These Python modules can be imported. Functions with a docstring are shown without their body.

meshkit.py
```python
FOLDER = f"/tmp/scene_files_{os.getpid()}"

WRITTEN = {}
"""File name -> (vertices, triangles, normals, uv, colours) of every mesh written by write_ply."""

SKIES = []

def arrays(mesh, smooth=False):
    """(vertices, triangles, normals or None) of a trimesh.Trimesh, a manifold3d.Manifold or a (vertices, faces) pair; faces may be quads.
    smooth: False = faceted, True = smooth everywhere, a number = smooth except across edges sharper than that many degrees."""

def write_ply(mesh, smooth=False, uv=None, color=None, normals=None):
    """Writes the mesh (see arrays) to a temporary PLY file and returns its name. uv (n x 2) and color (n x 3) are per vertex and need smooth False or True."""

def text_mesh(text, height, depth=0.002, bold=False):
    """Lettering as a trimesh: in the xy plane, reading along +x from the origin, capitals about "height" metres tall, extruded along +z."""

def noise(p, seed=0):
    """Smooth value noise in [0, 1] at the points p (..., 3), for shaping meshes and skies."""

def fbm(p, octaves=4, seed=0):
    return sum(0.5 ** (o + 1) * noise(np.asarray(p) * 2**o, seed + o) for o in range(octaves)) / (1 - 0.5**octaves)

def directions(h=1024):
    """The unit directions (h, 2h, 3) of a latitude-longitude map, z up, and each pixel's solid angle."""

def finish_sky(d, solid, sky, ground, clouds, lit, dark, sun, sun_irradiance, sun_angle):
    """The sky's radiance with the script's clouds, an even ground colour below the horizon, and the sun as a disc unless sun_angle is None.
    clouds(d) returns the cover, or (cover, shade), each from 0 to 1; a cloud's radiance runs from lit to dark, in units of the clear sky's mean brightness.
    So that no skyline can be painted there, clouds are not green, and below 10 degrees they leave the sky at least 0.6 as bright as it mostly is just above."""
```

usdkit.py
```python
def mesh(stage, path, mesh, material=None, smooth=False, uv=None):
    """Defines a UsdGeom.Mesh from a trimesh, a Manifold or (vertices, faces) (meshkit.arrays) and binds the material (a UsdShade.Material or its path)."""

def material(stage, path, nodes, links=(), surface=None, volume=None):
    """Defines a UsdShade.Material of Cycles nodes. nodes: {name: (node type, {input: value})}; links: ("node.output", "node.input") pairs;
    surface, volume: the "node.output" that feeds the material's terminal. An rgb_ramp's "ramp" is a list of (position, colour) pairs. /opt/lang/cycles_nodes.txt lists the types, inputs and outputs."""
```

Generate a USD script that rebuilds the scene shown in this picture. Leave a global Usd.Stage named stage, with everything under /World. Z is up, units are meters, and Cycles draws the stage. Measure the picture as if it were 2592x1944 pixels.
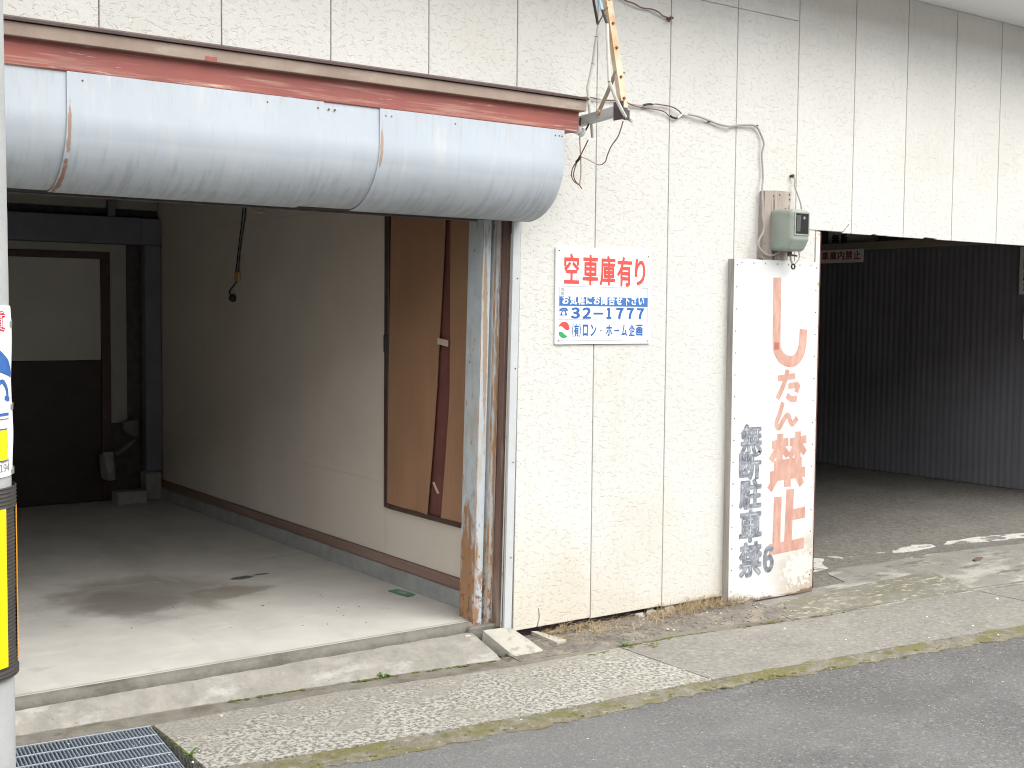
import math, random
import numpy as np, trimesh, usdkit, meshkit
from shapely import Polygon, MultiPolygon, LineString, Point, box as sbox, affinity, union_all
from pxr import Usd, UsdGeom, UsdLux, UsdShade, Gf, Sdf

random.seed(7)
RNG = np.random.default_rng(7)
stage = Usd.Stage.CreateInMemory()
UsdGeom.SetStageUpAxis(stage, 'Z')
UsdGeom.SetStageMetersPerUnit(stage, 1.0)
UsdGeom.Xform.Define(stage, '/World')
UsdGeom.Scope.Define(stage, '/World/Looks')

# ---------------------------------------------------------------- camera, sky, sun, exposure
CAM = np.array([-1.3548, -4.4185, 1.4479])
YAW, PITCH, ROLL = 0.6212, -0.0583, 0.0091
EXPOSURE = 2.02
SKY_STRENGTH, SUN_INTENSITY, SUN_ANGLE = 0.10, 0.16, 40.0
CLOUD = 7.0
SUN_DIR = np.array([0.40, -0.80, 0.92]); SUN_DIR = SUN_DIR / np.linalg.norm(SUN_DIR)

def setup_view():
    F = np.array([math.sin(YAW)*math.cos(PITCH), math.cos(YAW)*math.cos(PITCH), math.sin(PITCH)])
    R = np.array([math.cos(YAW), -math.sin(YAW), 0.0]); U = np.cross(R, F)
    R2 = R*math.cos(ROLL)+U*math.sin(ROLL); U2 = -R*math.sin(ROLL)+U*math.cos(ROLL)
    cam = UsdGeom.Camera.Define(stage, '/World/camera')
    m = np.eye(4); m[0, :3] = R2; m[1, :3] = U2; m[2, :3] = -F; m[3, :3] = CAM
    cam.AddTransformOp().Set(Gf.Matrix4d(*m.ravel().tolist()))
    cam.CreateHorizontalApertureAttr(36.0); cam.CreateVerticalApertureAttr(27.0)
    cam.CreateFocalLengthAttr(3092.8/2592*36.0)
    cam.CreateClippingRangeAttr(Gf.Vec2f(0.05, 5000.0))
    cam.CreateExposureAttr(EXPOSURE)
    el = math.asin(SUN_DIR[2]); rot = math.atan2(SUN_DIR[0], SUN_DIR[1])
    sky = usdkit.material(stage, '/World/Looks/sky_air', {
        'sky': ('sky_texture', {'sky_type': 'single_scattering', 'sun_disc': False, 'sun_elevation': el, 'sun_rotation': rot, 'aerosol_density': 3.0}),
        'grey': ('hsv', {'hue': 0.5, 'saturation': 0.6, 'value': 1.0, 'fac': 1.0}),
        'dir': ('texture_coordinate', {}), 'cloud': ('noise_texture', {'scale': 2.2, 'detail': 6.0, 'roughness': 0.55}),
        'cover': ('rgb_ramp', {'ramp': [(0.30, (.80, .80, .80)), (0.55, (.97, .97, .97))]}),
        'tone': ('rgb_ramp', {'ramp': [(0.25, tuple(c*CLOUD*.9 for c in (.97, .985, 1.0))), (0.75, tuple(c*CLOUD*1.1 for c in (1.0, 1.0, .99)))]}),
        'mix': ('mix_color', {'blend_type': 'mix'}),
        'bg': ('background_shader', {'strength': SKY_STRENGTH})},
        [('sky.color', 'grey.color'), ('dir.generated', 'cloud.vector'), ('cloud.fac', 'cover.fac'), ('cloud.fac', 'tone.fac'),
         ('cover.color', 'mix.fac'), ('grey.color', 'mix.a'), ('tone.color', 'mix.b'), ('mix.result', 'bg.color')], surface='bg.background')
    dome = UsdLux.DomeLight.Define(stage, '/World/sky')
    UsdShade.MaterialBindingAPI.Apply(dome.GetPrim()).Bind(sky)
    dome.GetPrim().SetCustomDataByKey('kind', 'structure')
    sun = UsdLux.DistantLight.Define(stage, '/World/sun')
    sun.CreateNormalizeAttr(True); sun.CreateIntensityAttr(SUN_INTENSITY); sun.CreateAngleAttr(SUN_ANGLE)
    sun.CreateColorAttr(Gf.Vec3f(1.0, 0.975, 0.94))
    z = SUN_DIR; x = np.cross([0, 0, 1.0], z); x /= np.linalg.norm(x); y = np.cross(z, x)
    m = np.eye(4); m[0, :3] = x; m[1, :3] = y; m[2, :3] = z; m[3, :3] = [0, 0, 20]
    sun.AddTransformOp().Set(Gf.Matrix4d(*m.ravel().tolist()))
setup_view()

# ---------------------------------------------------------------- helpers
def numbered(path):
    if not stage.GetPrimAtPath(path): return path
    k = 1
    while stage.GetPrimAtPath(f'{path}_{k:03d}'): k += 1
    return f'{path}_{k:03d}'

def tag(p, label=None, cat=None, group=None, kind=None):
    for k, v in (('label', label), ('category', cat), ('group', group), ('kind', kind)):
        if v: p.SetCustomDataByKey(k, v)
    return p

def thing(name, label, cat, loc=None, rotz=0, group=None):
    x = UsdGeom.Xform.Define(stage, numbered('/World/' + name))
    if loc is not None:
        x.AddTranslateOp().Set(Gf.Vec3d(*map(float, loc)))
        if rotz: x.AddRotateZOp().Set(float(rotz))
    return tag(x.GetPrim(), label, cat, group)

def obj(name, mesh, mat, parent=None, smooth=False, **kw):
    base = str(parent.GetPath()) if parent is not None else '/World'
    if isinstance(mesh, list): mesh = trimesh.util.concatenate(mesh)
    p = usdkit.mesh(stage, numbered(base + '/' + name), mesh, mat, smooth=smooth).GetPrim()
    return tag(p, **kw) if kw else p

def bx(x0, x1, y0, y1, z0, z1, bev=0.0):
    if bev <= 0:
        m = trimesh.creation.box([x1-x0, y1-y0, z1-z0])
        m.apply_translation([(x0+x1)/2, (y0+y1)/2, (z0+z1)/2]); return m
    P = []
    for sx in (0, 1):
        for sy in (0, 1):
            for sz in (0, 1):
                c = np.array([(x0, x1)[sx], (y0, y1)[sy], (z0, z1)[sz]]); d = np.array([1-2*sx, 1-2*sy, 1-2*sz])*bev
                for a in range(3):
                    q = c.copy(); q[[i for i in range(3) if i != a]] += d[[i for i in range(3) if i != a]]; P.append(q)
    return trimesh.Trimesh(P).convex_hull

def polys(g):
    return [p for p in (g.geoms if hasattr(g, 'geoms') else [g]) if p.geom_type == 'Polygon' and p.area > 1e-9]

def extr(g, h):
    return trimesh.util.concatenate([trimesh.creation.extrude_polygon(p, h, engine='earcut') for p in polys(g)])

def front(g, y, t):
    """polygon in (x, z) as a plate whose front face looks along -y at y - t"""
    m = extr(g, t); v = m.vertices; m.vertices = np.stack([v[:, 0], y - v[:, 2], v[:, 1]], 1); return m

def flat(g, z0, t):
    m = extr(g, t); m.apply_translation([0, 0, z0]); return m

def side_x(g, x, t):
    """polygon in (-y, z) as a plate whose face looks along -x at x - t"""
    m = extr(g, t); v = m.vertices; m.vertices = np.stack([x - v[:, 2], -v[:, 0], v[:, 1]], 1); return m

def curve(pts, n=6):
    p = np.asarray(pts, float)
    if len(p) < 3: return p
    q = np.vstack([2*p[0]-p[1], p, 2*p[-1]-p[-2]]); out = []
    for i in range(1, len(q)-2):
        for t in np.linspace(0, 1, n, endpoint=False):
            a, b, c, d = q[i-1], q[i], q[i+1], q[i+2]
            out.append(0.5*((2*b)+(-a+c)*t+(2*a-5*b+4*c-d)*t*t+(-a+3*b-3*c+d)*t**3))
    return np.vstack([out, p[-1]])

def tube(pts, r, n=7, smooth=True):
    p = curve(pts) if smooth else np.asarray(pts, float)
    r = np.broadcast_to(np.asarray(r, float), (len(p),)) if np.ndim(r) == 0 else np.interp(np.linspace(0, 1, len(p)), np.linspace(0, 1, len(r)), r)
    T = np.gradient(p, axis=0); T /= np.linalg.norm(T, axis=1, keepdims=True)
    u = np.cross(T[0], [0.3, 0.9, 0.2]); u /= np.linalg.norm(u); V = []
    for i in range(len(p)):
        u = u - T[i]*(u @ T[i]); u /= np.linalg.norm(u); w = np.cross(T[i], u)
        a = np.arange(n)/n*2*math.pi
        V.append(p[i] + r[i]*(np.cos(a)[:, None]*u + np.sin(a)[:, None]*w))
    V = np.vstack(V); Fc = []
    for i in range(len(p)-1):
        for k in range(n):
            a, b = i*n+k, i*n+(k+1) % n; Fc += [[a, b, b+n], [a, b+n, a+n]]
    V = np.vstack([V, p[0], p[-1]]); e = len(V)
    for k in range(n):
        Fc += [[e-2, (k+1) % n, k], [e-1, (len(p)-1)*n+k, (len(p)-1)*n+(k+1) % n]]
    return trimesh.Trimesh(V, Fc, process=False)

def cyl(a, b, r, n=16):
    return tube([a, b], r, n, smooth=False)

def lerp_line(pts, slope):
    xs, ys = zip(*pts)
    def f(x):
        x = np.asarray(x, float); y = np.interp(x, xs, ys)
        y = np.where(x < xs[0], ys[0]+(x-xs[0])*slope, y)
        return np.where(x > xs[-1], ys[-1]+(x-xs[-1])*slope, y)
    return f

def sheet(xs, f0, f1, ny, zf, depth=0.05, jit=0.0, seed=0):
    """a ground strip between two lines y = f0(x) (nearer) and y = f1(x); zf(x, y, t) its height; edges roughened by jit; with skirts"""
    xs = np.asarray(xs, float); nx = len(xs); V = []
    j0 = (meshkit.fbm(np.stack([xs*14, xs*0, xs*0+seed], 1), 6, seed)-.5)*2*jit
    j1 = (meshkit.fbm(np.stack([xs*14, xs*0+5, xs*0+seed], 1), 6, seed+9)-.5)*2*jit
    y0, y1 = f0(xs)+j0, f1(xs)+j1
    for t in np.linspace(0, 1, ny):
        y = y0*(1-t)+y1*t; V.append(np.stack([xs, y, zf(xs, y, t)+0*xs], 1))
    V = np.array(V).reshape(-1, 3); Fc = []
    for j in range(ny-1):
        for i in range(nx-1):
            a = j*nx+i; Fc += [[a, a+1, a+nx+1], [a, a+nx+1, a+nx]]
    ring = list(range(nx)) + [j*nx+nx-1 for j in range(1, ny)] + [(ny-1)*nx+i for i in range(nx-2, -1, -1)] + [j*nx for j in range(ny-2, 0, -1)]
    n = len(V); low = V[ring].copy(); low[:, 2] -= depth; V = np.vstack([V, low])
    for k in range(len(ring)):
        a, b = ring[k], ring[(k+1) % len(ring)]; c, d = n+k, n+(k+1) % len(ring)
        Fc += [[a, c, d], [a, d, b]]
    return trimesh.Trimesh(V, Fc, process=False)

def rough_poly(pts, jit=0.01, step=0.03, seed=0):
    p = np.vstack([pts, pts[0]]); out = []
    for a, b in zip(p[:-1], p[1:]):
        n = max(2, int(np.hypot(*(b-a))/step))
        out += [a+(b-a)*k/n for k in range(n)]
    out = np.array(out); q = np.stack([out[:, 0]*11, out[:, 1]*11, 0*out[:, 0]+seed], 1)
    out = out + (np.stack([meshkit.fbm(q, 3, seed), meshkit.fbm(q, 3, seed+3)], 1)-.5)*2*jit
    return Polygon(out).buffer(0)

# ---------------------------------------------------------------- materials
def mat(name, base, var=None, scale=5.0, rough=0.75, lo=0.35, hi=0.65, bump=0.0, bscale=60.0, stretch=(1, 1, 1), metallic=0.0, overs=(), space='geometry.position', spec=0.4, bumps=(), coat=0):
    """noise-mottled surface. overs: dicts(color, scale, lo, hi, amt, stretch, z=(full, none, weight), blob=(cx, cy, cz, rx, ry, rz, noise))"""
    src, so = space.split('.')
    N = {'src': (src, {}), 'map': ('mapping', {'mapping_type': 'point', 'scale': stretch}),
         'n': ('noise_texture', {'scale': scale, 'detail': 7.0, 'roughness': 0.62}),
         'r': ('rgb_ramp', {'ramp': [(lo, base), (hi, var or base)]}),
         'p': ('principled_bsdf', {'roughness': rough, 'metallic': metallic, 'specular_ior_level': spec, 'coat_weight': coat, 'coat_roughness': .15}), 'sep': ('separate_xyz', {})}
    L = [(f'src.{so}', 'map.vector'), ('map.vector', 'n.vector'), ('n.fac', 'r.fac'), (f'src.{so}', 'sep.vector')]
    last = 'r.color'
    for k, o in enumerate(overs):
        N[f'om{k}'] = ('mapping', {'mapping_type': 'point', 'scale': o.get('stretch', (1, 1, 1)), 'rotation': o.get('rot', (0, 0, 0)), 'location': o.get('loc', (k*3.7, 0, 0))})
        N[f'on{k}'] = ('noise_texture', {'scale': o.get('scale', 8.0), 'detail': o.get('detail', 6.0), 'roughness': o.get('nrough', .6), 'distortion': o.get('dist', 0.0)})
        L += [(f'src.{so}', f'om{k}.vector'), (f'om{k}.vector', f'on{k}.vector')]
        val = f'on{k}.fac'
        if 'z' in o:
            z0, z1, w = o['z']
            N[f'oz{k}'] = ('map_range', {'from_min': z0, 'from_max': z1, 'to_min': w, 'to_max': 0.0, 'clamp': True})
            N[f'oa{k}'] = ('math', {'math_type': 'add'})
            L += [(f'sep.{o.get("axis", "z")}', f'oz{k}.value'), (val, f'oa{k}.value1'), (f'oz{k}.result', f'oa{k}.value2')]; val = f'oa{k}.value'
        if 'blob' in o:
            cx, cy, cz, rx, ry, rz, nz = o['blob']
            N[f'ob{k}'] = ('mapping', {'mapping_type': 'point', 'location': (-cx/rx, -cy/ry, -cz/rz), 'scale': (1/rx, 1/ry, 1/rz)})
            N[f'ol{k}'] = ('vector_math', {'math_type': 'length'})
            N[f'os{k}'] = ('math', {'math_type': 'multiply_add', 'value2': nz})
            N[f'oc{k}'] = ('math', {'math_type': 'subtract'})
            L += [(f'src.{so}', f'ob{k}.vector'), (f'ob{k}.vector', f'ol{k}.vector1'), (val, f'os{k}.value1'), (f'ol{k}.value', f'oc{k}.value2'), (f'os{k}.value', f'oc{k}.value1')]
            N[f'os{k}'][1]['value3'] = 0.0
            val = f'oc{k}.value'
        N[f'of{k}'] = ('map_range', {'range_type': 'smoothstep', 'from_min': o['lo'], 'from_max': o['hi'], 'to_min': 0.0, 'to_max': o.get('amt', 1.0), 'clamp': True})
        N[f'ox{k}'] = ('mix_color', {'blend_type': 'mix', 'b': o['color']})
        L += [(val, f'of{k}.value'), (f'of{k}.result', f'ox{k}.fac'), (last, f'ox{k}.a')]; last = f'ox{k}.result'
    L.append((last, 'p.base_color'))
    bl = ([dict(dist=bump, scale=bscale)] if bump else []) + list(bumps); prev = None
    for k, b in enumerate(bl):
        N[f'bm{k}'] = ('mapping', {'mapping_type': 'point', 'scale': b.get('stretch', (1, 1, 1)), 'rotation': b.get('rot', (0, 0, 0)), 'location': b.get('loc', (0, 0, 0))})
        N[f'bn{k}'] = ('noise_texture', {'scale': b['scale'], 'detail': b.get('detail', 4.0), 'roughness': .6, 'distortion': b.get('ndist', 0.0)})
        N[f'bp{k}'] = ('bump', {'strength': b.get('strength', 1.0), 'distance': b['dist'], 'invert': b.get('invert', False)})
        L += [(f'src.{so}', f'bm{k}.vector'), (f'bm{k}.vector', f'bn{k}.vector')]
        h = f'bn{k}.fac'
        if 'lo' in b:
            N[f'br{k}'] = ('map_range', {'range_type': 'smoothstep', 'from_min': b['lo'], 'from_max': b['hi'], 'to_min': 0.0, 'to_max': 1.0, 'clamp': True})
            L += [(h, f'br{k}.value')]; h = f'br{k}.result'
        L += [(h, f'bp{k}.height')]
        if prev: L.append((prev, f'bp{k}.normal'))
        prev = f'bp{k}.normal'
    if prev: L.append((prev, 'p.normal'))
    return usdkit.material(stage, '/World/Looks/' + name, N, L, surface='p.BSDF')

# ---------------------------------------------------------------- palette
def stucco(k, t):
    c = lambda r, g, b_: (r*t, g*t, b_*t)
    return mat('stucco' + 'abcde'[k], c(.575, .568, .532), c(.62, .613, .58), scale=1.1, rough=.88, spec=.2, overs=[
    dict(color=(.38, .35, .29), scale=50, dist=.6, detail=3, loc=(k*3.1, 0, k*1.7), stretch=(.8, 1, 1), lo=.63, hi=.74, amt=.15),
    dict(color=(.54, .485, .385), scale=1.6, z=(-.05, .70, .36), lo=.50, hi=.95, amt=.7),
    dict(color=(.47, .42, .33), scale=2.2, stretch=(8, 1, .35), loc=(k*2.3, 0, 0), lo=.56, hi=.82, amt=.30),
    dict(color=(.42, .37, .29), scale=12, stretch=(2.5, 1, .25), loc=(2, 0, 0), z=(-.05, .12, .10), lo=.66, hi=.80, amt=.5),
    dict(color=(.36, .34, .30), scale=5, stretch=(5, 1, .3), loc=(k, 0, 4), z=(2.2, 3.3, -.12), lo=.48, hi=.75, amt=.12)],
    bumps=[dict(dist=.0014, scale=50, detail=3, lo=.54, hi=.63, ndist=.6, stretch=(.8, 1, 1), strength=1.0, invert=True, loc=(k*3.1, 0, k*1.7)), dict(dist=.0014, scale=90, detail=3), dict(dist=.006, scale=3, detail=2)])
STUCCOS = [stucco(k, t) for k, t in enumerate((1.0, .975, 1.02, .985, 1.01))]
PANEL_PICK = random.Random(11)
BACKING = mat('joint_filler', (.66, .58, .42), (.72, .65, .50), scale=5)
SOFFIT = mat('soffit_paint', (.84, .86, .87), (.82, .84, .85), scale=2, rough=.7)
FASCIA_RED = mat('red_board_paint', (.30, .085, .065), (.24, .075, .065), scale=3, rough=.6, bump=.0015, bscale=14, stretch=(1, 1, 1), overs=[
    dict(color=(.42, .26, .20), scale=22, stretch=(.12, 1, 3.0), z=(2.215, 2.28, .13), lo=.55, hi=.72, amt=.6),
    dict(color=(.12, .05, .05), scale=5, stretch=(.5, 1, 2), lo=.58, hi=.75, amt=.55),
    dict(color=(.60, .52, .46), scale=60, stretch=(.15, 1, 2), z=(2.215, 2.24, .1), lo=.66, hi=.74, amt=.7)])
CAP_METAL = mat('cap_sheet_metal', (.235, .172, .135), (.315, .245, .195), scale=5, rough=.55, overs=[
    dict(color=(.45, .42, .38), scale=14, stretch=(.4, 1, 2), lo=.56, hi=.75, amt=.5),
    dict(color=(.10, .06, .055), scale=5, stretch=(.4, 1, 1), lo=.60, hi=.78, amt=.6)])
CAP_DARK = mat('cap_edge_metal', (.055, .03, .03), (.09, .05, .045), scale=9, rough=.5)
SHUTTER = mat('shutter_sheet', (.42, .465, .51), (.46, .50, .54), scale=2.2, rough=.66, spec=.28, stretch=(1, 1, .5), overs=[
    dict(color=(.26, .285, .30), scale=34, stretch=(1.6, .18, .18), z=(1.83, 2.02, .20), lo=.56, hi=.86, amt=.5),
    dict(color=(.54, .55, .54), scale=8, stretch=(2.2, .5, .5), lo=.55, hi=.72, amt=.5),
    dict(color=(.29, .31, .32), scale=50, stretch=(1.2, .12, .12), lo=.60, hi=.76, amt=.2),
    dict(color=(.31, .16, .08), scale=30, stretch=(1, 1, .4), blob=(-.190, 0, 2.05, .010, 9, .13, 1.8), lo=.12, hi=.44, amt=.75),
    dict(color=(.28, .13, .07), scale=30, stretch=(1, 1, .4), blob=(-.188, 0, 1.885, .013, 9, .075, 1.8), lo=.02, hi=.36, amt=.85),
    dict(color=(.33, .19, .10), scale=34, stretch=(1, 1, .3), blob=(.969, 0, 2.08, .010, 9, .15, 1.8), lo=.10, hi=.46, amt=.7),
    dict(color=(.36, .30, .24), scale=26, stretch=(3, .3, .3), z=(2.10, 2.24, -.16), lo=.44, hi=.62, amt=.2),
    dict(color=(.38, .27, .19), scale=7, stretch=(9, .3, .3), loc=(5, 0, 0), lo=.64, hi=.74, amt=.3),
    dict(color=(.30, .18, .10), scale=55, lo=.73, hi=.77, amt=.5)], bumps=[dict(dist=.008, scale=3, detail=2, stretch=(1, .4, .4)), dict(dist=.004, scale=9, detail=2, stretch=(.5, .6, .6))])
SEAM_RUST = mat('seam_rust', (.50, .46, .40), (.32, .15, .07), scale=16, rough=.8, lo=.42, hi=.60, stretch=(1, .5, .5))
POST = mat('rusty_post_paint', (.47, .51, .54), (.40, .435, .45), scale=10, rough=.5, overs=[
    dict(color=(.40, .33, .24), scale=8, stretch=(3, 3, .5), z=(.0, 1.9, .14), lo=.58, hi=.74, amt=.6),
    dict(color=(.27, .13, .045), scale=34, stretch=(1, 1, .35), blob=(1.668, .145, -.15, .022, .10, .85, 1.7), lo=-.28, hi=.10, amt=.9),
    dict(color=(.27, .14, .055), scale=40, stretch=(1.5, 1, .3), blob=(1.785, .077, .55, .030, .05, 1.1, 1.9), lo=-.05, hi=.25, amt=.8),
    dict(color=(.30, .17, .07), scale=40, stretch=(1.5, 1, .25), blob=(1.712, .077, 1.35, .018, .06, .55, 1.9), lo=.10, hi=.40, amt=.75),
    dict(color=(.27, .14, .055), scale=26, stretch=(1.6, 1.6, .5), z=(.0, .7, .15), lo=.62, hi=.70, amt=.85),
    dict(color=(.13, .06, .035), scale=38, z=(.02, .5, .17), lo=.66, hi=.74, amt=.8)], bump=.0012, bscale=70)
POST_RUST = mat('rust_edge', (.27, .135, .06), (.45, .42, .38), scale=22, rough=.85, lo=.42, hi=.72, stretch=(1, 1, .4), bump=.001, bscale=90)
DARKWOOD = mat('dark_jamb_wood', (.085, .045, .04), (.17, .105, .085), scale=26, rough=.65, stretch=(1, 1, .06), overs=[
    dict(color=(.26, .20, .16), scale=9, stretch=(2, 2, .3), z=(0, .9, .16), lo=.58, hi=.75, amt=.8)], bump=.001, bscale=80)
WHITE_TRIM = mat('white_trim_paint', (.50, .52, .54), (.45, .46, .46), scale=5, rough=.5, overs=[dict(color=(.45, .28, .13), scale=22, lo=.66, hi=.76, amt=.6)])
RUST_TRIM = mat('rusted_white_trim', (.70, .68, .62), (.60, .56, .48), scale=8, rough=.6, overs=[dict(color=(.36, .22, .10), scale=30, lo=.57, hi=.68, amt=.8)])
BLACK = mat('black_rubber', (.02, .02, .02), (.035, .033, .03), scale=20, rough=.6)
DARKMETAL = mat('dark_purple_metal', (.05, .035, .04), (.09, .07, .075), scale=20, rough=.5)
INWALL = mat('interior_board', (.61, .55, .475), (.55, .49, .42), scale=1.6, rough=.8, overs=[dict(color=(.25, .21, .17), scale=40, lo=.70, hi=.76, amt=.5)])
INPALE = mat('interior_pale_plaster', (.36, .35, .31), (.31, .30, .27), scale=4, rough=.85)
BASEWOOD = mat('skirting_wood', (.19, .115, .09), (.25, .17, .14), scale=14, rough=.7, stretch=(1, .1, 1))
CURB = mat('curb_concrete', (0.306, 0.306, 0.297), (0.234, 0.234, 0.225), scale=9, rough=.85, bump=.003, bscale=40)
WINFRAME = mat('brown_window_frame', (.05, .03, .026), (.07, .042, .035), scale=14, rough=.4)
REDBOARD = mat('red_brown_board', (.11, .042, .035), (.15, .06, .05), scale=7, rough=.45)
CARD = mat('cardboard', (.325, .178, .10), (.275, .152, .086), scale=4, rough=.8, stretch=(1, 1, .5), overs=[dict(color=(.37, .23, .14), scale=55, stretch=(1, 6, .04), lo=.5, hi=.7, amt=.45)])
TAPE = mat('masking_tape', (.52, .42, .33), (.46, .37, .30), scale=20, rough=.6)
STEELBLUE = mat('bluegrey_steel', (.16, .17, .205), (.13, .14, .17), scale=6, rough=.5, overs=[dict(color=(.2, .13, .09), scale=12, lo=.68, hi=.78, amt=.5)])
FROSTED = mat('frosted_glass', (.47, .455, .41), (.40, .40, .365), scale=1.4, rough=.32, spec=.5)
DOORDARK = mat('dark_door_panel', (.028, .02, .018), (.04, .028, .024), scale=6, rough=.5)
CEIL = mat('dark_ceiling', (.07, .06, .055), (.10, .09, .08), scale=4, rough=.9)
FLOOR = mat('garage_concrete', (.55, .53, .485), (.46, .445, .41), scale=2.6, rough=.8, spec=.3, overs=[
    dict(color=(.62, .59, .52), scale=5, stretch=(.6, 1.6, 1), lo=.52, hi=.72, amt=.5),
    dict(color=(.175, .155, .125), scale=3.2, dist=.6, blob=(.60, 1.38, .06, .52, .50, 1, 1.5), lo=-.38, hi=.30, amt=.66),
    dict(color=(.145, .13, .11), scale=5.0, dist=.6, blob=(.50, 1.28, .06, .30, .34, 1, 1.3), lo=-.30, hi=.16, amt=.5),
    dict(color=(.20, .175, .14), scale=6.0, blob=(.95, 1.25, .06, .34, .16, 1, 1.6), lo=-.1, hi=.3, amt=.6),
    dict(color=(.055, .05, .05), scale=11, blob=(1.17, 1.50, .06, .085, .05, 1, 1.1), lo=-.30, hi=-.05, amt=.9),
    dict(color=(.07, .065, .06), scale=12, blob=(1.285, 1.525, .06, .055, .022, 1, 1.1), lo=-.35, hi=-.1, amt=.85),
    dict(color=(.26, .24, .20), scale=14, blob=(0, .118, .06, 60, .010, 1, 1.2), lo=-.5, hi=.1, amt=.6),
    dict(color=(.10, .09, .08), scale=70, lo=.70, hi=.74, amt=.6),
    dict(color=(.30, .28, .25), scale=1.6, stretch=(2.2, .35, 1), loc=(6, 0, 0), lo=.52, hi=.72, amt=.28), dict(color=(.26, .245, .22), scale=9, stretch=(1, 1, 1), loc=(1, 6, 0), lo=.58, hi=.76, amt=.35)], bump=.0015, bscale=90)
LIP = mat('lip_concrete', (0.194, 0.182, 0.154), (0.145, 0.133, 0.111), scale=18, rough=.9, bump=.004, bscale=60, overs=[dict(color=(0.081, 0.071, 0.053), scale=9, stretch=(.5, 1, 1), lo=.50, hi=.7, amt=.7)])
APRON = mat('apron_concrete', (0.311, 0.291, 0.255), (0.219, 0.207, 0.181), scale=11, rough=.9, bump=.004, bscale=55, overs=[
    dict(color=(0.429, 0.414, 0.378), scale=7, stretch=(.5, 1, 1), lo=.53, hi=.68, amt=.65), dict(color=(0.141, 0.131, 0.110), scale=45, lo=.60, hi=.70, amt=.55),
    dict(color=(0.505, 0.495, 0.464), scale=110, lo=.66, hi=.72, amt=.6)])
AGG_A = mat('exposed_aggregate', (0.404, 0.388, 0.341), (0.159, 0.151, 0.133), scale=62, rough=.9, lo=.45, hi=.57, bump=.006, bscale=70, overs=[
    dict(color=(0.256, 0.238, 0.199), scale=4.5, stretch=(.7, 1, 1), lo=.50, hi=.70, amt=.75), dict(color=(0.495, 0.485, 0.449), scale=100, lo=.62, hi=.68, amt=.7),
    dict(color=(0.073, 0.073, 0.068), scale=95, loc=(9, 1, 0), lo=.63, hi=.69, amt=.75),
    dict(color=(.26, .243, .205), scale=11, detail=8, z=(-.25, -.62, .24), axis='y', lo=.56, hi=.76, amt=.72), dict(color=(.25, .235, .18), scale=3, loc=(5, 5, 0), lo=.56, hi=.70, amt=.45)])
AGG_B = mat('worn_aggregate', (0.249, 0.234, 0.207), (0.174, 0.163, 0.145), scale=55, rough=.9, lo=.40, hi=.62, bump=.003, bscale=80, overs=[
    dict(color=(0.266, 0.249, 0.216), scale=2.6, stretch=(.7, 1, 1), lo=.48, hi=.70, amt=.6), dict(color=(0.417, 0.405, 0.375), scale=105, lo=.655, hi=.71, amt=.7),
    dict(color=(0.087, 0.083, 0.075), scale=95, loc=(9, 1, 0), lo=.65, hi=.71, amt=.6),
    dict(color=(.36, .345, .30), scale=30, detail=8, lo=.56, hi=.68, amt=.55), dict(color=(.165, .155, .125), scale=4, stretch=(.6, 1, 1), loc=(5, 5, 0), lo=.53, hi=.70, amt=.6)])
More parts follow.
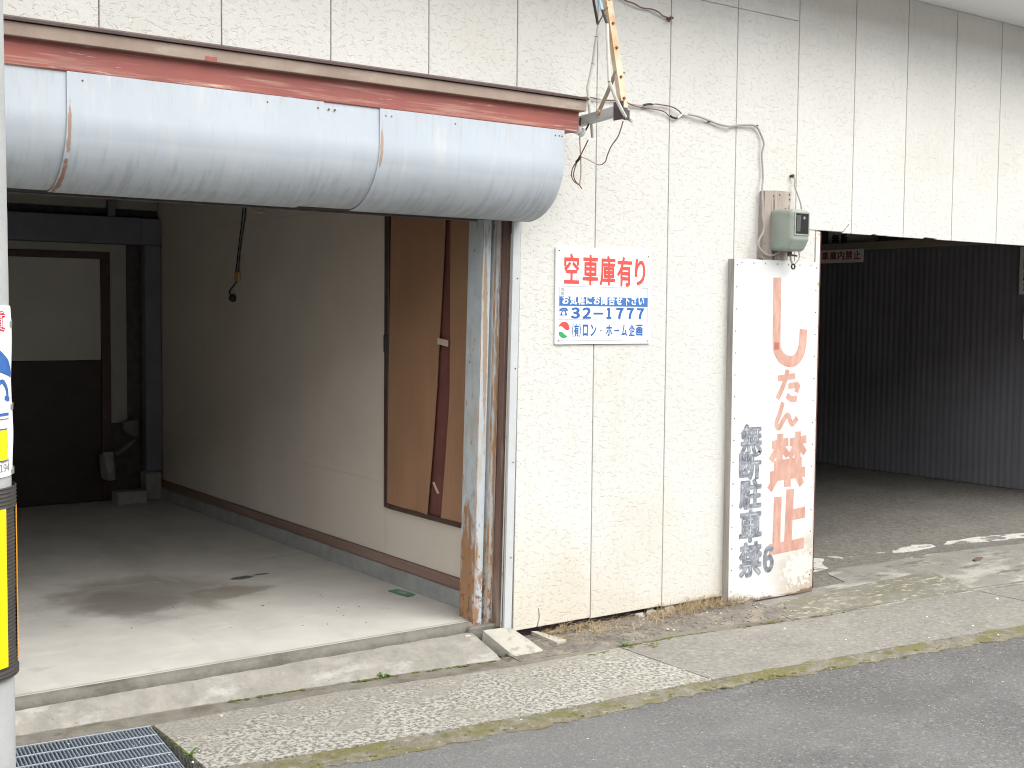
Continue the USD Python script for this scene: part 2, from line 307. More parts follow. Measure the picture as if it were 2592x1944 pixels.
CHANNEL = mat('channel_lip_concrete', (0.209, 0.193, 0.162), (0.144, 0.131, 0.108), scale=14, rough=.92, bump=.004, bscale=60, overs=[
    dict(color=(0.096, 0.080, 0.053), scale=6, stretch=(.6, 1, 1), lo=.50, hi=.66, amt=.7), dict(color=(0.065, 0.065, 0.026), scale=11, stretch=(.6, 1, 1), lo=.60, hi=.70, amt=.8)])
MOSSY = mat('mossy_edge_concrete', (.22, .20, .155), (.14, .127, .095), scale=24, rough=.95, bump=.010, bscale=55, overs=[
    dict(color=(.135, .122, .04), scale=9, detail=8, stretch=(.6, 1, 1), lo=.47, hi=.60, amt=.8), dict(color=(.085, .095, .025), scale=16, detail=8, loc=(3, 1, 0), stretch=(.6, 1, 1), lo=.58, hi=.68, amt=.8),
    dict(color=(.36, .335, .275), scale=42, lo=.60, hi=.70, amt=.75), dict(color=(.06, .055, .045), scale=60, loc=(7, 2, 0), lo=.60, hi=.70, amt=.7)])
ROAD = mat('asphalt', (.140, .136, .131), (.108, .105, .102), scale=2.0, rough=.88, spec=.3, overs=[
    dict(color=(.270, .260, .245), scale=75, detail=3, lo=.56, hi=.66, amt=.7), dict(color=(.036, .035, .035), scale=80, loc=(5, 2, 0), detail=3, lo=.56, hi=.66, amt=.7),
    dict(color=(.20, .20, .196), scale=.55, stretch=(.4, 1, 1), lo=.42, hi=.65, amt=.5),
    dict(color=(.075, .073, .07), scale=1.1, stretch=(.3, 1, 1), loc=(3, 3, 0), lo=.56, hi=.70, amt=.35),
    dict(color=(.24, .225, .20), scale=7, stretch=(.3, 1, 1), loc=(1, 9, 0), lo=.60, hi=.74, amt=.4),
    dict(color=(.42, .41, .38), scale=60, detail=2, lo=.755, hi=.78, amt=.6)], bump=.007, bscale=95)
DIRT = mat('dry_dirt', (.205, .180, .150), (.13, .115, .10), scale=13, rough=.95, bump=.012, bscale=40, overs=[
    dict(color=(.31, .26, .185), scale=9, detail=8, lo=.52, hi=.66, amt=.65), dict(color=(.07, .065, .06), scale=36, detail=8, lo=.58, hi=.68, amt=.75), dict(color=(.36, .34, .30), scale=60, loc=(2, 2, 0), lo=.60, hi=.68, amt=.75)])
CONC_R = mat('patched_concrete', (.265, .252, .222), (.205, .195, .17), scale=7, rough=.92, bump=.006, bscale=45, overs=[
    dict(color=(.47, .445, .385), scale=5.5, detail=9, stretch=(.45, 1, 1), lo=.50, hi=.64, amt=.6), dict(color=(.115, .105, .09), scale=8, detail=9, stretch=(.4, 1.2, 1), lo=.56, hi=.64, amt=.75),
    dict(color=(.24, .19, .125), scale=3.2, lo=.56, hi=.70, amt=.55), dict(color=(.085, .08, .07), scale=48, lo=.61, hi=.70, amt=.6), dict(color=(.42, .40, .36), scale=60, loc=(2, 7, 0), lo=.62, hi=.70, amt=.6),
    dict(color=(.07, .065, .06), scale=2.2, dist=2.5, detail=3, lo=.495, hi=.502, amt=.0)])
MOSS_BLOCK = mat('mossy_concrete', (.225, .212, .170), (.165, .157, .125), scale=16, rough=.93, bump=.006, bscale=55, overs=[
    dict(color=(.155, .148, .085), scale=5, stretch=(.6, 1, 1), lo=.50, hi=.66, amt=.6), dict(color=(.42, .39, .32), scale=30, detail=8, stretch=(.5, 1, 1), lo=.55, hi=.64, amt=.8), dict(color=(.075, .07, .055), scale=45, loc=(4, 4, 0), lo=.59, hi=.68, amt=.7),
    dict(color=(.30, .29, .255), scale=4, stretch=(.5, 1, 1), loc=(8, 1, 0), lo=.55, hi=.68, amt=.6)])
ASPH_IN = mat('worn_asphalt', (.215, .196, .170), (.135, .124, .11), scale=32, rough=.92, lo=.40, hi=.60, bump=.006, bscale=80, overs=[
    dict(color=(.36, .335, .295), scale=52, lo=.58, hi=.68, amt=.7), dict(color=(.07, .065, .058), scale=60, loc=(3, 5, 0), lo=.57, hi=.67, amt=.7), dict(color=(.26, .245, .215), scale=1.2, lo=.48, hi=.68, amt=.4),
    dict(color=(.12, .11, .10), scale=1.5, stretch=(.5, 1, 1), loc=(9, 2, 0), lo=.52, hi=.70, amt=.5)])
PAINT_LINE = mat('worn_white_line', (.60, .585, .55), (.52, .50, .455), scale=20, rough=.85, overs=[dict(color=(.17, .157, .138), scale=14, stretch=(.5, 1, 1), detail=8, lo=.53, hi=.60, amt=.9), dict(color=(.13, .12, .105), scale=50, lo=.60, hi=.66, amt=.8)])
GALV = mat('galvanised_steel', (.25, .285, .335), (.33, .37, .41), scale=30, rough=.42, metallic=.35, space='texture_coordinate.object')
BLOCK = mat('loose_concrete', (0.432, 0.414, 0.360), (0.374, 0.353, 0.302), scale=9, rough=.9, bump=.003, bscale=60, overs=[
    dict(color=(0.238, 0.216, 0.173), scale=14, lo=.58, hi=.72, amt=.5), dict(color=(0.216, 0.202, 0.166), z=(-.05, -.015, .12), scale=20, lo=.55, hi=.68, amt=.6)])
SIGN_WHITE = mat('sign_white', (.80, .81, .81), (.78, .785, .785), scale=3, rough=.35)
RED_PRINT = mat('red_print', (.74, .075, .055), (.70, .07, .06), scale=6, rough=.4)
BLUE_PRINT = mat('blue_print', (.03, .115, .37), (.033, .12, .36), scale=6, rough=.4)
BLUE_BAND = mat('blue_band_print', (.042, .145, .41), (.045, .15, .40), scale=6, rough=.4)
GREEN_PRINT = mat('green_print', (.03, .33, .12), (.035, .31, .12), scale=6, rough=.4)
THIN_PRINT = mat('thin_print', (.20, .24, .34), (.24, .28, .36), scale=6, rough=.4)
BOARD = mat('painted_sheet_metal', (.66, .66, .648), (.62, .625, .618), scale=2.4, rough=.45, overs=[
    dict(color=(.60, .63, .67), scale=2.2, stretch=(1.5, 1, .7), lo=.55, hi=.72, amt=.5),
    dict(color=(.42, .345, .26), scale=6, stretch=(.8, 1, 1.2), blob=(3.78, -.045, -.02, .42, 1, .40, 1.0), lo=-.50, hi=.25, amt=.85),
    dict(color=(.66, .64, .59), scale=36, blob=(3.68, -.045, .10, .14, 1, .11, 2.4), lo=.35, hi=.48, amt=.9),
    dict(color=(.15, .085, .055), scale=9, stretch=(.7, 1, 2), z=(-.05, .035, .42), lo=.76, hi=.86, amt=.9),
    dict(color=(.26, .13, .07), scale=24, z=(-.05, .05, .26), lo=.74, hi=.84, amt=.7),
    dict(color=(.36, .24, .135), scale=9, blob=(3.79, -.045, .9, .02, 1, 1.1, .9), lo=-.5, hi=.1, amt=.6),
    dict(color=(.55, .55, .54), scale=5, stretch=(3, 1, .3), lo=.60, hi=.80, amt=.3)])
BOARD_WOOD = mat('weathered_frame_wood', (.36, .33, .30), (.24, .215, .195), scale=30, rough=.85, stretch=(1, 1, .08), bump=.002, bscale=60)
BRUSH_RED = mat('faded_red_brush', (.46, .245, .19), (.54, .34, .275), scale=26, rough=.6, lo=.38, hi=.62, stretch=(1, 1, .35), overs=[
    dict(color=(.62, .45, .38), scale=42, stretch=(1.6, 1, .25), lo=.60, hi=.72, amt=.6), dict(color=(.38, .14, .10), scale=14, lo=.62, hi=.74, amt=.5)])
PATCH_RED = mat('dark_red_patch', (.36, .10, .075), (.44, .16, .12), scale=60, rough=.6)
BRUSH_DARK = mat('blueblack_brush', (.10, .11, .135), (.32, .34, .37), scale=26, rough=.6)
BRUSH_FADE = mat('grey_brush_streak', (.13, .14, .17), (.46, .48, .51), scale=30, rough=.6, lo=.40, hi=.62)
SMEAR = mat('grey_smear', (.64, .66, .69), (.78, .79, .79), scale=16, rough=.5, lo=.40, hi=.58)
RUSTNAIL = mat('nail_rust', (.10, .055, .035), (.16, .09, .06), scale=90, rough=.8)
PLANK = mat('weathered_plank', (.30, .25, .215), (.42, .37, .33), scale=20, rough=.85, stretch=(1, 1, .10), bump=.003, bscale=70, overs=[
    dict(color=(.095, .055, .045), scale=18, stretch=(1.4, 1, .12), lo=.56, hi=.66, amt=.85), dict(color=(.07, .045, .04), scale=26, stretch=(1, 1, .5), lo=.64, hi=.70, amt=.9)])
METER = mat('greygreen_meter_paint', (.235, .27, .235), (.27, .30, .26), scale=7, rough=.5, overs=[dict(color=(.16, .175, .145), scale=10, z=(1.77, 1.86, .12), lo=.58, hi=.72, amt=.5)])
METER_DARK = mat('meter_inside', (.03, .032, .04), (.05, .05, .058), scale=12, rough=.6)
METER_DIAL = mat('meter_dial', (.30, .30, .29), (.22, .22, .215), scale=40, rough=.5)
WIRE_BROWN = mat('brown_wire', (.13, .075, .062), (.20, .13, .11), scale=40, rough=.6)
WIRE_GREY = mat('grey_cable', (.30, .28, .27), (.36, .34, .33), scale=30, rough=.55)
WIRE_PINK = mat('pinkish_wire', (.42, .27, .24), (.50, .36, .33), scale=40, rough=.6)
WIRE_BLUE = mat('pale_blue_wire', (.20, .42, .62), (.24, .46, .64), scale=30, rough=.5)
CONDUIT = mat('ivory_conduit', (0.432, 0.418, 0.367), (0.475, 0.461, 0.418), scale=16, rough=.45)
PORCELAIN = mat('porcelain', (.74, .74, .71), (.70, .70, .67), scale=10, rough=.22)
ARM_GREY = mat('grey_bracket_paint', (.45, .46, .45), (.38, .39, .38), scale=12, rough=.5, overs=[dict(color=(.28, .17, .09), scale=24, lo=.64, hi=.72, amt=.6)])
STRUT = mat('rusting_cream_strut', (.56, .48, .36), (.48, .37, .24), scale=9, rough=.6, overs=[
    dict(color=(.40, .20, .07), scale=9, stretch=(1, 1, .55), lo=.44, hi=.62, amt=.85), dict(color=(.20, .09, .04), scale=30, lo=.65, hi=.73, amt=.7)])
BRACE = mat('brown_brace_steel', (.23, .165, .115), (.30, .24, .18), scale=20, rough=.7)
POLE = mat('pole_concrete', (.39, .40, .395), (.34, .35, .345), scale=5, rough=.85, bump=.0015, bscale=60, overs=[dict(color=(.33, .34, .33), scale=9, lo=.55, hi=.70, amt=.5)])
GUARD = mat('black_ribbed_guard', (.035, .032, .03), (.05, .046, .042), scale=12, rough=.55)
YELLOW = mat('reflective_yellow', (.86, .60, .0), (.84, .56, .0), scale=8, rough=.35)
ORANGE = mat('amber_band', (.80, .36, .02), (.78, .34, .02), scale=8, rough=.4)
STRAP = mat('steel_strap', (.50, .50, .46), (.44, .44, .41), scale=30, rough=.35, metallic=.6)
STRAW = mat('dry_straw', (.44, .345, .205), (.33, .245, .14), scale=30, rough=.8)
STONE = mat('small_stones', (.42, .40, .36), (.10, .10, .10), scale=14, rough=.9, lo=.35, hi=.6)
PALECHIP = mat('pale_chips', (.74, .73, .70), (.62, .60, .56), scale=14, rough=.8)
LEAF = mat('weed_green', (.055, .13, .02), (.10, .19, .035), scale=40, rough=.55)
MOSS = mat('moss_green', (.075, .095, .015), (.13, .12, .025), scale=50, rough=.95, bump=.004, bscale=200)
CORR = mat('dark_corrugated_steel', (.145, .142, .16), (.175, .17, .188), scale=1.5, rough=.6, spec=.15, overs=[dict(color=(.13, .125, .14), scale=2.2, stretch=(1, 1, .4), lo=.5, hi=.7, amt=.7), dict(color=(.11, .075, .055), scale=5, z=(-.06, .2, .10), lo=.66, hi=.82, amt=.4)])
MAROON = mat('maroon_jamb', (.075, .025, .028), (.10, .04, .04), scale=8, rough=.6)
BEAMWOOD = mat('old_beam_wood', (.30, .25, .195), (.23, .19, .15), scale=16, rough=.85, stretch=(1, .1, 1))
DULLSIGN = mat('dull_sign_white', (.80, .78, .76), (.74, .72, .70), scale=6, rough=.6)
DULLGREEN = mat('dull_grey_board', (.60, .63, .61), (.54, .57, .55), scale=6, rough=.6)
DULLRED = mat('dull_red_print', (.36, .09, .075), (.33, .09, .08), scale=12, rough=.6)
DULLBLACK = mat('dull_black_print', (.03, .03, .032), (.045, .045, .048), scale=12, rough=.6)
PACKET = mat('green_packet', (.04, .16, .08), (.10, .22, .14), scale=60, rough=.35)
PACKETPALE = mat('packet_pale_print', (.30, .42, .34), (.24, .36, .28), scale=60, rough=.4)
TERM = mat('orange_connector', (.42, .24, .11), (.46, .28, .14), scale=20, rough=.5)
GROUND = mat('ground_soil', (.12, .105, .085), (.16, .14, .11), scale=3, rough=.95)
LEAFDRY = mat('dry_leaf', (.12, .075, .05), (.16, .10, .06), scale=30, rough=.8)
RAG = mat('rag_cloth', (.15, .145, .13), (.11, .105, .095), scale=20, rough=.95)
HOOKY = mat('tarnished_brass', (.20, .15, .045), (.14, .11, .05), scale=40, rough=.6)
GREYADS = mat('grey_ad_print', (.22, .22, .23), (.26, .26, .27), scale=20, rough=.5)
CRIMSON = mat('crimson_print', (.55, .03, .05), (.52, .03, .05), scale=20, rough=.45)

# ---------------------------------------------------------------- ground, road, gutter
tag(obj('ground', bx(-300, 300, -300, 300, -.40, -.30), GROUND), kind='structure')
GB = lerp_line([(-.355, -.106), (.109, -.154), (.862, -.185), (1.62, -.292), (2.547, -.325), (3.345, -.437), (4.016, -.474), (4.94, -.58)], -.09)
GF = lerp_line([(.141, -.676), (.565, -.752), (1.349, -.828), (2.044, -.880), (3.373, -1.015), (4.087, -1.105)], -.105)
MR = lambda x: GF(x) - .105 - .015*np.sin(np.asarray(x)*2.1)
xs_road = np.concatenate([np.linspace(-60, -3, 12), np.arange(-2.9, 9, .03), np.linspace(9.1, 60, 14)])
road = sheet(xs_road, lambda x: 0*x-12.0, lambda x: MR(x)+.02, 26, lambda x, y, t: -.060+.004*(meshkit.fbm(np.stack([x*1.5, y*1.5, 0*x], 1), 3, 2)-.5), .15, jit=0)
obj('road', road, ROAD, smooth=20, kind='structure')
xs_g = np.concatenate([np.linspace(-40, -3, 10), np.arange(-2.95, 9, .025), np.linspace(9.1, 40, 10)])
edge = sheet(xs_g, lambda x: MR(x), lambda x: GF(x)-.004, 7, lambda x, y, t: -.0555+.009*t+.006*(meshkit.fbm(np.stack([x*14, y*14, 0*x], 1), 4, 5)-.5), .12, jit=.035, seed=3)
obj('gutter_edge', edge, MOSSY, smooth=25, kind='structure')
gc = UsdGeom.Xform.Define(stage, '/World/gutter_cover').GetPrim(); tag(gc, kind='structure')
def slab(x0, x1, sk0, sk1, m, seed):
    n = max(6, int((x1-x0)/.02)); xs = np.linspace(0, 1, n)
    X0 = x0+(x1-x0)*xs
    s = sheet(X0, lambda x: GF(x), lambda x: GB(x)-.004, 14, lambda x, y, t: -.046+.004*(meshkit.fbm(np.stack([x*6, y*6, 0*x], 1), 4, seed)-.5), .10, jit=.006, seed=seed)
    return obj('slab', s, m, gc, smooth=25)
slab(.120, 2.186, 0, 0, AGG_A, 11); slab(2.194, 4.56, 0, 0, AGG_B, 12); slab(4.568, 7.2, 0, 0, AGG_B, 13); slab(7.21, 10, 0, 0, AGG_B, 15); slab(-2.6, -.70, 0, 0, AGG_A, 14)
pit = [bx(-.8, .13, -.9, .0, -.27, -.25)]
obj('gutter_pit', pit, BLACK, kind='structure')
chan = sheet(xs_g, lambda x: GB(x)+.002, lambda x: np.where(x < 1.72, np.interp(x, [-.333, .238, .91, 1.64], [-.005, -.033, -.086, -.158]), np.where(x < 2.0, -.10, np.minimum(GB(x)+.055, 0))), 6,
             lambda x, y, t: -.051+.006*t+.004*(meshkit.fbm(np.stack([x*12, y*12, 0*x], 1), 4, 8)-.5), .12, jit=.010, seed=5)
obj('channel_lip', chan, CHANNEL, smooth=25, kind='structure')
# wedge of concrete up to the garage sill
xa = np.concatenate([np.linspace(-3, -.4, 12), np.arange(-.38, 1.632, .02), [1.632]])
apron = sheet(xa, lambda x: np.interp(x, [-.333, .238, .91, 1.632], [-.013, -.041, -.094, -.180]), lambda x: 0*x+.060, 9,
              lambda x, y, t: -.043+.066*np.clip(t*1.05, 0, 1)**.8+.004*(meshkit.fbm(np.stack([x*10, y*10, 0*x], 1), 4, 6)-.5), .10, jit=.010, seed=8)
obj('garage_apron', apron, APRON, smooth=25, kind='structure')
# garage floor and its rounded sill
gf = bx(-2.35, 1.745, .10, 4.45, -.08, .060)
obj('garage_floor', gf, FLOOR, kind='structure')
xl = np.arange(-2.35, 1.66, .012)
V = []; prof = [(.066, -.05), (.066, .030), (.069, .046), (.078, .057), (.0995, .0605)]
nz = meshkit.fbm(np.stack([xl*11, xl*0, xl*0], 1), 6, 21)-.5
for py, pz in prof: V.append(np.stack([xl, py+.018*nz*(0 < pz < .0605), pz+.008*nz*(0 < pz < .0605)], 1))
V = np.array(V); n = len(xl); Fc = []
for j in range(len(prof)-1):
    for i in range(n-1):
        a = j*n+i; Fc += [[a, a+1, a+n+1], [a, a+n+1, a+n]]
obj('garage_sill', trimesh.Trimesh(V.reshape(-1, 3), Fc, process=False), LIP, smooth=40, kind='structure')
# the ground against the wall
dirt = sheet(np.arange(1.69, 3.32, .015), lambda x: np.minimum(GB(x)+.05, np.where(x < 2.05, -.12, 9)), lambda x: 0*x+.03, 16,
             lambda x, y, t: -.046+.020*t+.012*(meshkit.fbm(np.stack([x*12, y*12, 0*x], 1), 5, 31)-.5)*np.minimum(1, 6*(1-abs(2*t-1))+.2), .08, jit=.012, seed=7)
obj('dirt_strip', dirt, DIRT, smooth=25, kind='structure')
post_foot = bx(1.62, 1.83, .045, .30, -.06, .046, .006)
obj('post_footing', post_foot, LIP, kind='structure')
gfl = bx(3.25, 8.4, -.06, 6.4, -.15, -.0512)
obj('asphalt_floor', gfl, ASPH_IN, kind='structure')
pts = [(3.20, .06), (3.868, .01), (4.052, .003), (4.137, .018), (4.235, .221), (4.384, .277), (4.767, .241), (5.181, .255), (5.645, .193), (6.086, .128), (7.5, .0), (9.5, -.2), (9.5, -.98), (4.95, -.57), (4.564, -.53), (3.345, -.42), (3.2, -.40)]
pc = flat(rough_poly(np.array(pts), .02, .03, 4), -.15, .103)
obj('concrete_patch', pc, CONC_R, kind='structure')
mb = flat(rough_poly(np.array([(3.22, -.398), (3.26, -.15), (3.60, -.12), (3.996, -.097), (4.775, -.081), (4.57, -.52), (4.0, -.455), (3.345, -.415)]), .008, .03, 9), -.10, .0575)
obj('mossy_patch', mb, MOSS_BLOCK, kind='structure')
wl = [[(4.2, .305), (4.516, .571), (4.545, .51), (4.40, .40), (4.36, .33)], [(4.61, .565), (4.64, .47), (4.70, .475), (4.69, .51)], [(4.70, .482), (4.77, .47), (4.76, .49)],
      [(4.985, .455), (5.05, .42), (5.04, .455)], [(5.091, .419), (5.151, .452), (5.40, .508), (5.544, .446), (5.50, .385), (5.3, .36), (5.15, .38)],
      [(5.60, .405), (5.68, .445), (6.014, .445), (6.5, .335), (7.6, .21), (7.6, .13), (6.296, .258), (5.906, .315)]]
wlm = UsdGeom.Xform.Define(stage, '/World/white_line').GetPrim()
tag(wlm, kind='structure')
for k, w in enumerate(wl):
    obj('paint_remnant', flat(rough_poly(np.array(w), .02, .02, 30+k), -.0513, .0040), PAINT_LINE, wlm)

# ---------------------------------------------------------------- the building
B = thing('garage_building', 'cream stucco garage building with two open bays along the road', 'building')
W = .455; TOP = 3.243; LINTEL = 1.898
def panel(x0, x1, z0, z1, cut=None):
    g = sbox(x0+.0015, z0, x1-.0015, z1)
    if cut is not None: g = g.difference(cut)
    p = front(g.buffer(-.001, join_style=2), .012, .011)
    q = front(g.buffer(-.0025, join_style=2), .001, .001)
    obj('wall_panel', [p, q], PANEL_PICK.choice(STUCCOS), B)
HJ = 2.985
for i in range(-9, 30):
    x0, x1 = i*W, (i+1)*W
    if i < 4: z0, seg = 1.86, None
    elif i <= 7: z0 = .011-.0045*(i-4)
    else: z0 = LINTEL
    if i < -6: z0 = -.02
    if i == 4: x0 = 1.818
    splits = [z0, HJ, TOP] if (i <= 7) else [z0, TOP]
    if i in (0, 1, 2, 3, 4, 5, -1, -2, -3): splits = [z0, TOP]
    cut = None
    if i == 8: cut = union_all([Polygon([(3.60, 1.80), (4.006, 1.80), (4.006, 1.899), (4.016, 1.903), (4.074, 1.949), (4.076, 1.946), (4.024, 1.898), (4.03, 1.80)]), sbox(3.6, 1.8, 4.012, 1.905)])
    if i == 4: cut = union_all([Polygon([(1.80, -.1), (1.824, -.1), (1.848, 1.87), (1.80, 1.87)]), Polygon([(1.80, 1.87), (1.8225, 1.87), (1.8225, 3.3), (1.80, 3.3)]), Polygon([(1.955, .0), (1.972, .055), (1.967, .095), (1.9695, .095), (1.976, .055), (1.962, .0)])])
    if i in (9, 10): cut = rough_poly(np.array([(i*W+.12, 1.88), (i*W+.2, 1.902), (i*W+.30, 1.903), (i*W+.38, 1.88)]), .01, .02, i)
    for za, zb in zip(splits[:-1], splits[1:]):
        panel(x0, x1, za+(.0003 if za != z0 else 0), zb-(.0003 if zb != TOP else .0012), cut if za == z0 else None)
panel(8*W, 3.800, .0-.03, 1.903)
obj('wall_backing', [bx(-4.1, 1.83, .014, .09, 1.88, TOP), bx(1.850, 3.835, .014, .09, .031, TOP), bx(3.835, 13.6, .014, .09, LINTEL+.015, TOP), bx(-4.1, -2.42, .014, .09, -.1, 1.88)], BACKING, B)
obj('soffit', bx(-4.5, 14, -.44, .10, TOP, TOP+.02), SOFFIT, B)
obj('eave_board', bx(-4.5, 14, -.465, -.442, TOP-.03, TOP+.16, .003), SOFFIT, B)
obj('roof', bx(-4.6, 14.1, -.52, 7.2, TOP+.17, TOP+.25), DARKMETAL, B)
obj('foundation', bx(1.86, 3.20, .045, .09, -.12, .03), DARKMETAL, B)
obj('rear_wall', [bx(-4.1, 13.6, 6.5, 6.6, -.1, TOP), bx(-4.2, -4.1, .0, 6.6, -.1, TOP), bx(13.6, 13.7, 0, 6.6, -.1, TOP)], INPALE, B)
obj('partition_wall', [bx(1.786, 1.84, .14, 4.5, -.1, TOP), bx(-2.42, -2.36, .1, 4.6, -.1, TOP), bx(3.76, 3.83, .13, 6.4, -.1, TOP)], INPALE, B)
obj('ceiling', [bx(-2.36, 1.786, .10, 4.6, 2.46, 2.50), bx(3.83, 8.45, .10, 6.4, 2.46, 2.50)], CEIL, B)
for k, y in enumerate(np.arange(.5, 4.3, .6)):
    obj('ceiling_joist', bx(-2.35, 1.77, y, y+.06, 2.36, 2.459), CEIL, B)
# inside wall of the open bay, boarded
ys = [1.06, 1.665, 2.575, 3.485, 4.42]; zs = [.195, .565, 2.0, 2.455]
for a, b in zip(ys[:-1], ys[1:]):
    for c, d in zip(zs[:-1], zs[1:]):
        obj('wall_board', bx(1.771, 1.785, a+.0006, b-.0006, c+.0005, d-.0005, .0004), INWALL, B)
obj('wall_board', bx(1.771, 1.785, .15, 1.0585, .195, .436, .0008), INWALL, B)
obj('wall_board', bx(1.771, 1.785, .15, 1.0585, 2.02, 2.455, .0008), INWALL, B)
obj('skirting', bx(1.757, 1.785, .15, 4.42, .142, .193, .003), BASEWOOD, B)
obj('curb', bx(1.742, 1.786, .16, 4.42, -.02, .141, .008), CURB, B)
# back of the bay
obj('back_partition', [bx(-2.36, 1.786, 4.50, 4.56, .0, 2.17), ], DARKMETAL, B)
obj('back_pale_board', bx(-2.36, 1.786, 4.47, 4.50, 2.172, 2.455), INPALE, B)
obj('back_beam', [bx(-2.36, 1.766, 4.36, 4.44, 1.915, 2.105, .003)], STEELBLUE, B)
obj('beam_plate', bx(1.62, 1.764, 4.345, 4.359, 1.92, 2.10, .002), STEELBLUE, B)
obj('beam_hanger', bx(1.395, 1.445, 4.38, 4.44, 2.106, 2.22, .003), STEELBLUE, B)
obj('column', bx(1.645, 1.764, 4.35, 4.44, .262, 1.914, .006), STEELBLUE, B)
obj('column_base', bx(1.625, 1.741, 4.30, 4.44, .058, .261, .01), CURB, B)
# second bay: dark ribbed sheets
for k in range(8):
    y0 = .12+k*.76; yy = np.arange(0, .7601, .0079); n = len(yy)
    xx = 8.38-.0016*np.clip(1.5*np.sin(yy/.0633*2*math.pi), -1, 1)
    V = np.vstack([np.stack([xx, y0+yy, 0*yy-.045], 1), np.stack([xx, y0+yy, 0*yy+2.30], 1)])
    Fc = []
    for i in range(n-1): Fc += [[i, i+n, i+n+1], [i, i+n+1, i+1]]
    obj('corrugated_sheet', trimesh.Trimesh(V, Fc, process=False), CORR, B)
obj('bay_side_wall', bx(8.40, 8.46, .1, 6.4, -.1, 2.46), CEIL, B)
obj('bay_jamb', bx(3.836, 3.872, .02, .16, -.052, LINTEL), MAROON, B)
obj('bay_corner_trim', front(sbox(3.8035, -.04, 3.835, LINTEL), .012, .016), RUST_TRIM, B)
obj('bay_beam', bx(8.20, 8.30, .15, 6.4, 2.083, 2.155, .004), BEAMWOOD, B)
for k, y in enumerate((3.05, 2.72, 2.2)):
    obj('roof_bracket', [tube([(8.25, y, 2.156), (8.25, y+.12, 2.30), (8.25, y+.14, 2.458)], .018, 6)], BRACE, B)
obj('bay_lintel_board', bx(3.84, 8.4, .10, .14, 1.93, 2.45), BEAMWOOD, B)

# jamb of the open bay
J = thing('door_jamb_post', 'rust streaked blue grey steel jamb post on the right of the open bay', 'post')
sec = Polygon([(1.668, .205), (1.657, .075), (1.703, .075), (1.703, .105), (1.723, .105), (1.723, .078), (1.758, .078), (1.758, .205)])
def lean(m, k=.0225):
    m = trimesh.util.concatenate(m) if isinstance(m, list) else m
    m.vertices[:, 0] += k*(m.vertices[:, 2]-.05); return m
obj('steel_channel', lean(flat(sec.buffer(-.0015).buffer(.0015), .04, 1.86)), POST, J)
obj('rust_lip', lean(bx(1.7245, 1.7325, .0735, .0775, .05, 1.88, .001)), POST_RUST, J)
obj('rust_lip', lean(bx(1.6575, 1.6605, .0725, .0748, .05, 1.88, .0008)), POST_RUST, J)
obj('rust_lip', lean(bx(1.7555, 1.7595, .0735, .0777, .05, 1.88, .001)), POST_RUST, J)
J2 = thing('timber_jamb', 'narrow dark brown timber jamb between the rusty post and white trim', 'door jamb')
obj('timber', lean(bx(1.762, 1.7895, .035, .135, .03, 1.88, .002)), DARKWOOD, J2)
obj('cream_strip', lean(bx(1.7785, 1.7825, .026, .034, .03, 1.80, .001)), RUST_TRIM, J2)
obj('dark_gap', lean(bx(1.790, 1.798, .020, .08, .0, 1.88)), BLACK, J2)
J3 = thing('white_edge_trim', 'thin white metal trim strip at the edge of the stucco wall', 'trim')
obj('trim_sheet', lean(front(sbox(1.7755, .012, 1.8145, 1.87), .012, .015), .018), WHITE_TRIM, J3)
for z in (.35, .78, 1.2, 1.6):
    obj('nail', lean(cyl((1.802, -.002, z), (1.802, -.0052, z), .003, 8), .018), RUSTNAIL, J3)

# shutter housing and fascia above the open bay
S = thing('shutter_housing', 'pale blue grey rolled sheet metal shutter housing under the red board', 'shutter housing')
prof = np.vstack([[(-.302, z) for z in (2.218, 2.18, 2.14)], [(-.05-.252*math.cos(t), 2.09-.238*math.sin(t)) for t in np.radians(np.linspace(0, 88, 24))]])
def housing(x0, x1, off, seed):
    xs = np.linspace(x0, x1, max(3, int((x1-x0)/.03))); c = np.array([.0, 2.25])
    d = prof-c; L = np.linalg.norm(d, axis=1, keepdims=True); p = c+d*(1+off/L); n = len(p); V = []
    for i, x in enumerate(xs):
        w = .006*(meshkit.fbm(np.stack([np.full(n, x*2.5), p[:, 1]*3, np.full(n, seed)], 1), 3, seed)-.5)
        V.append(np.stack([np.full(n, x), p[:, 0]-w, p[:, 1]+.4*w], 1))
    V = np.array(V); m = len(xs); Fc = []
    for i in range(m-1):
        for j in range(n-1):
            a = i*n+j; Fc += [[a, a+1, a+n+1], [a, a+n+1, a+n]]
    inner = V.copy(); inner[:, :, 1] += .003; inner[:, :, 2] += .001
    k = m*n; Vt = np.vstack([V.reshape(-1, 3), inner.reshape(-1, 3)]); F2 = [[c+k, b+k, a+k] for a, b, c in Fc]
    ring = [j for j in range(n)]+[i*n+n-1 for i in range(1, m)]+[(m-1)*n+j for j in range(n-2, -1, -1)]+[i*n for i in range(m-2, 0, -1)]
    F3 = []
    for q in range(len(ring)):
        a, b = ring[q], ring[(q+1) % len(ring)]; F3 += [[a, b, b+k], [a, b+k, a+k]]
    return trimesh.Trimesh(Vt, Fc+F2+F3, process=False)
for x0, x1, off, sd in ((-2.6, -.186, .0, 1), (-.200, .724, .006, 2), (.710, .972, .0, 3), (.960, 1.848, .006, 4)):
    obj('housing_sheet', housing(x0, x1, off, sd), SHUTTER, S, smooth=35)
cap_poly = Polygon([(-p[0], p[1]) for p in prof]+[(.02, 1.855), (.02, 2.218)])
m = side_x(cap_poly, 1.8455, .002); obj('end_plate', m, SHUTTER, S)
obj('underside_slot', bx(-2.55, 1.70, -.045, .05, 1.853, 1.875), BLACK, S)
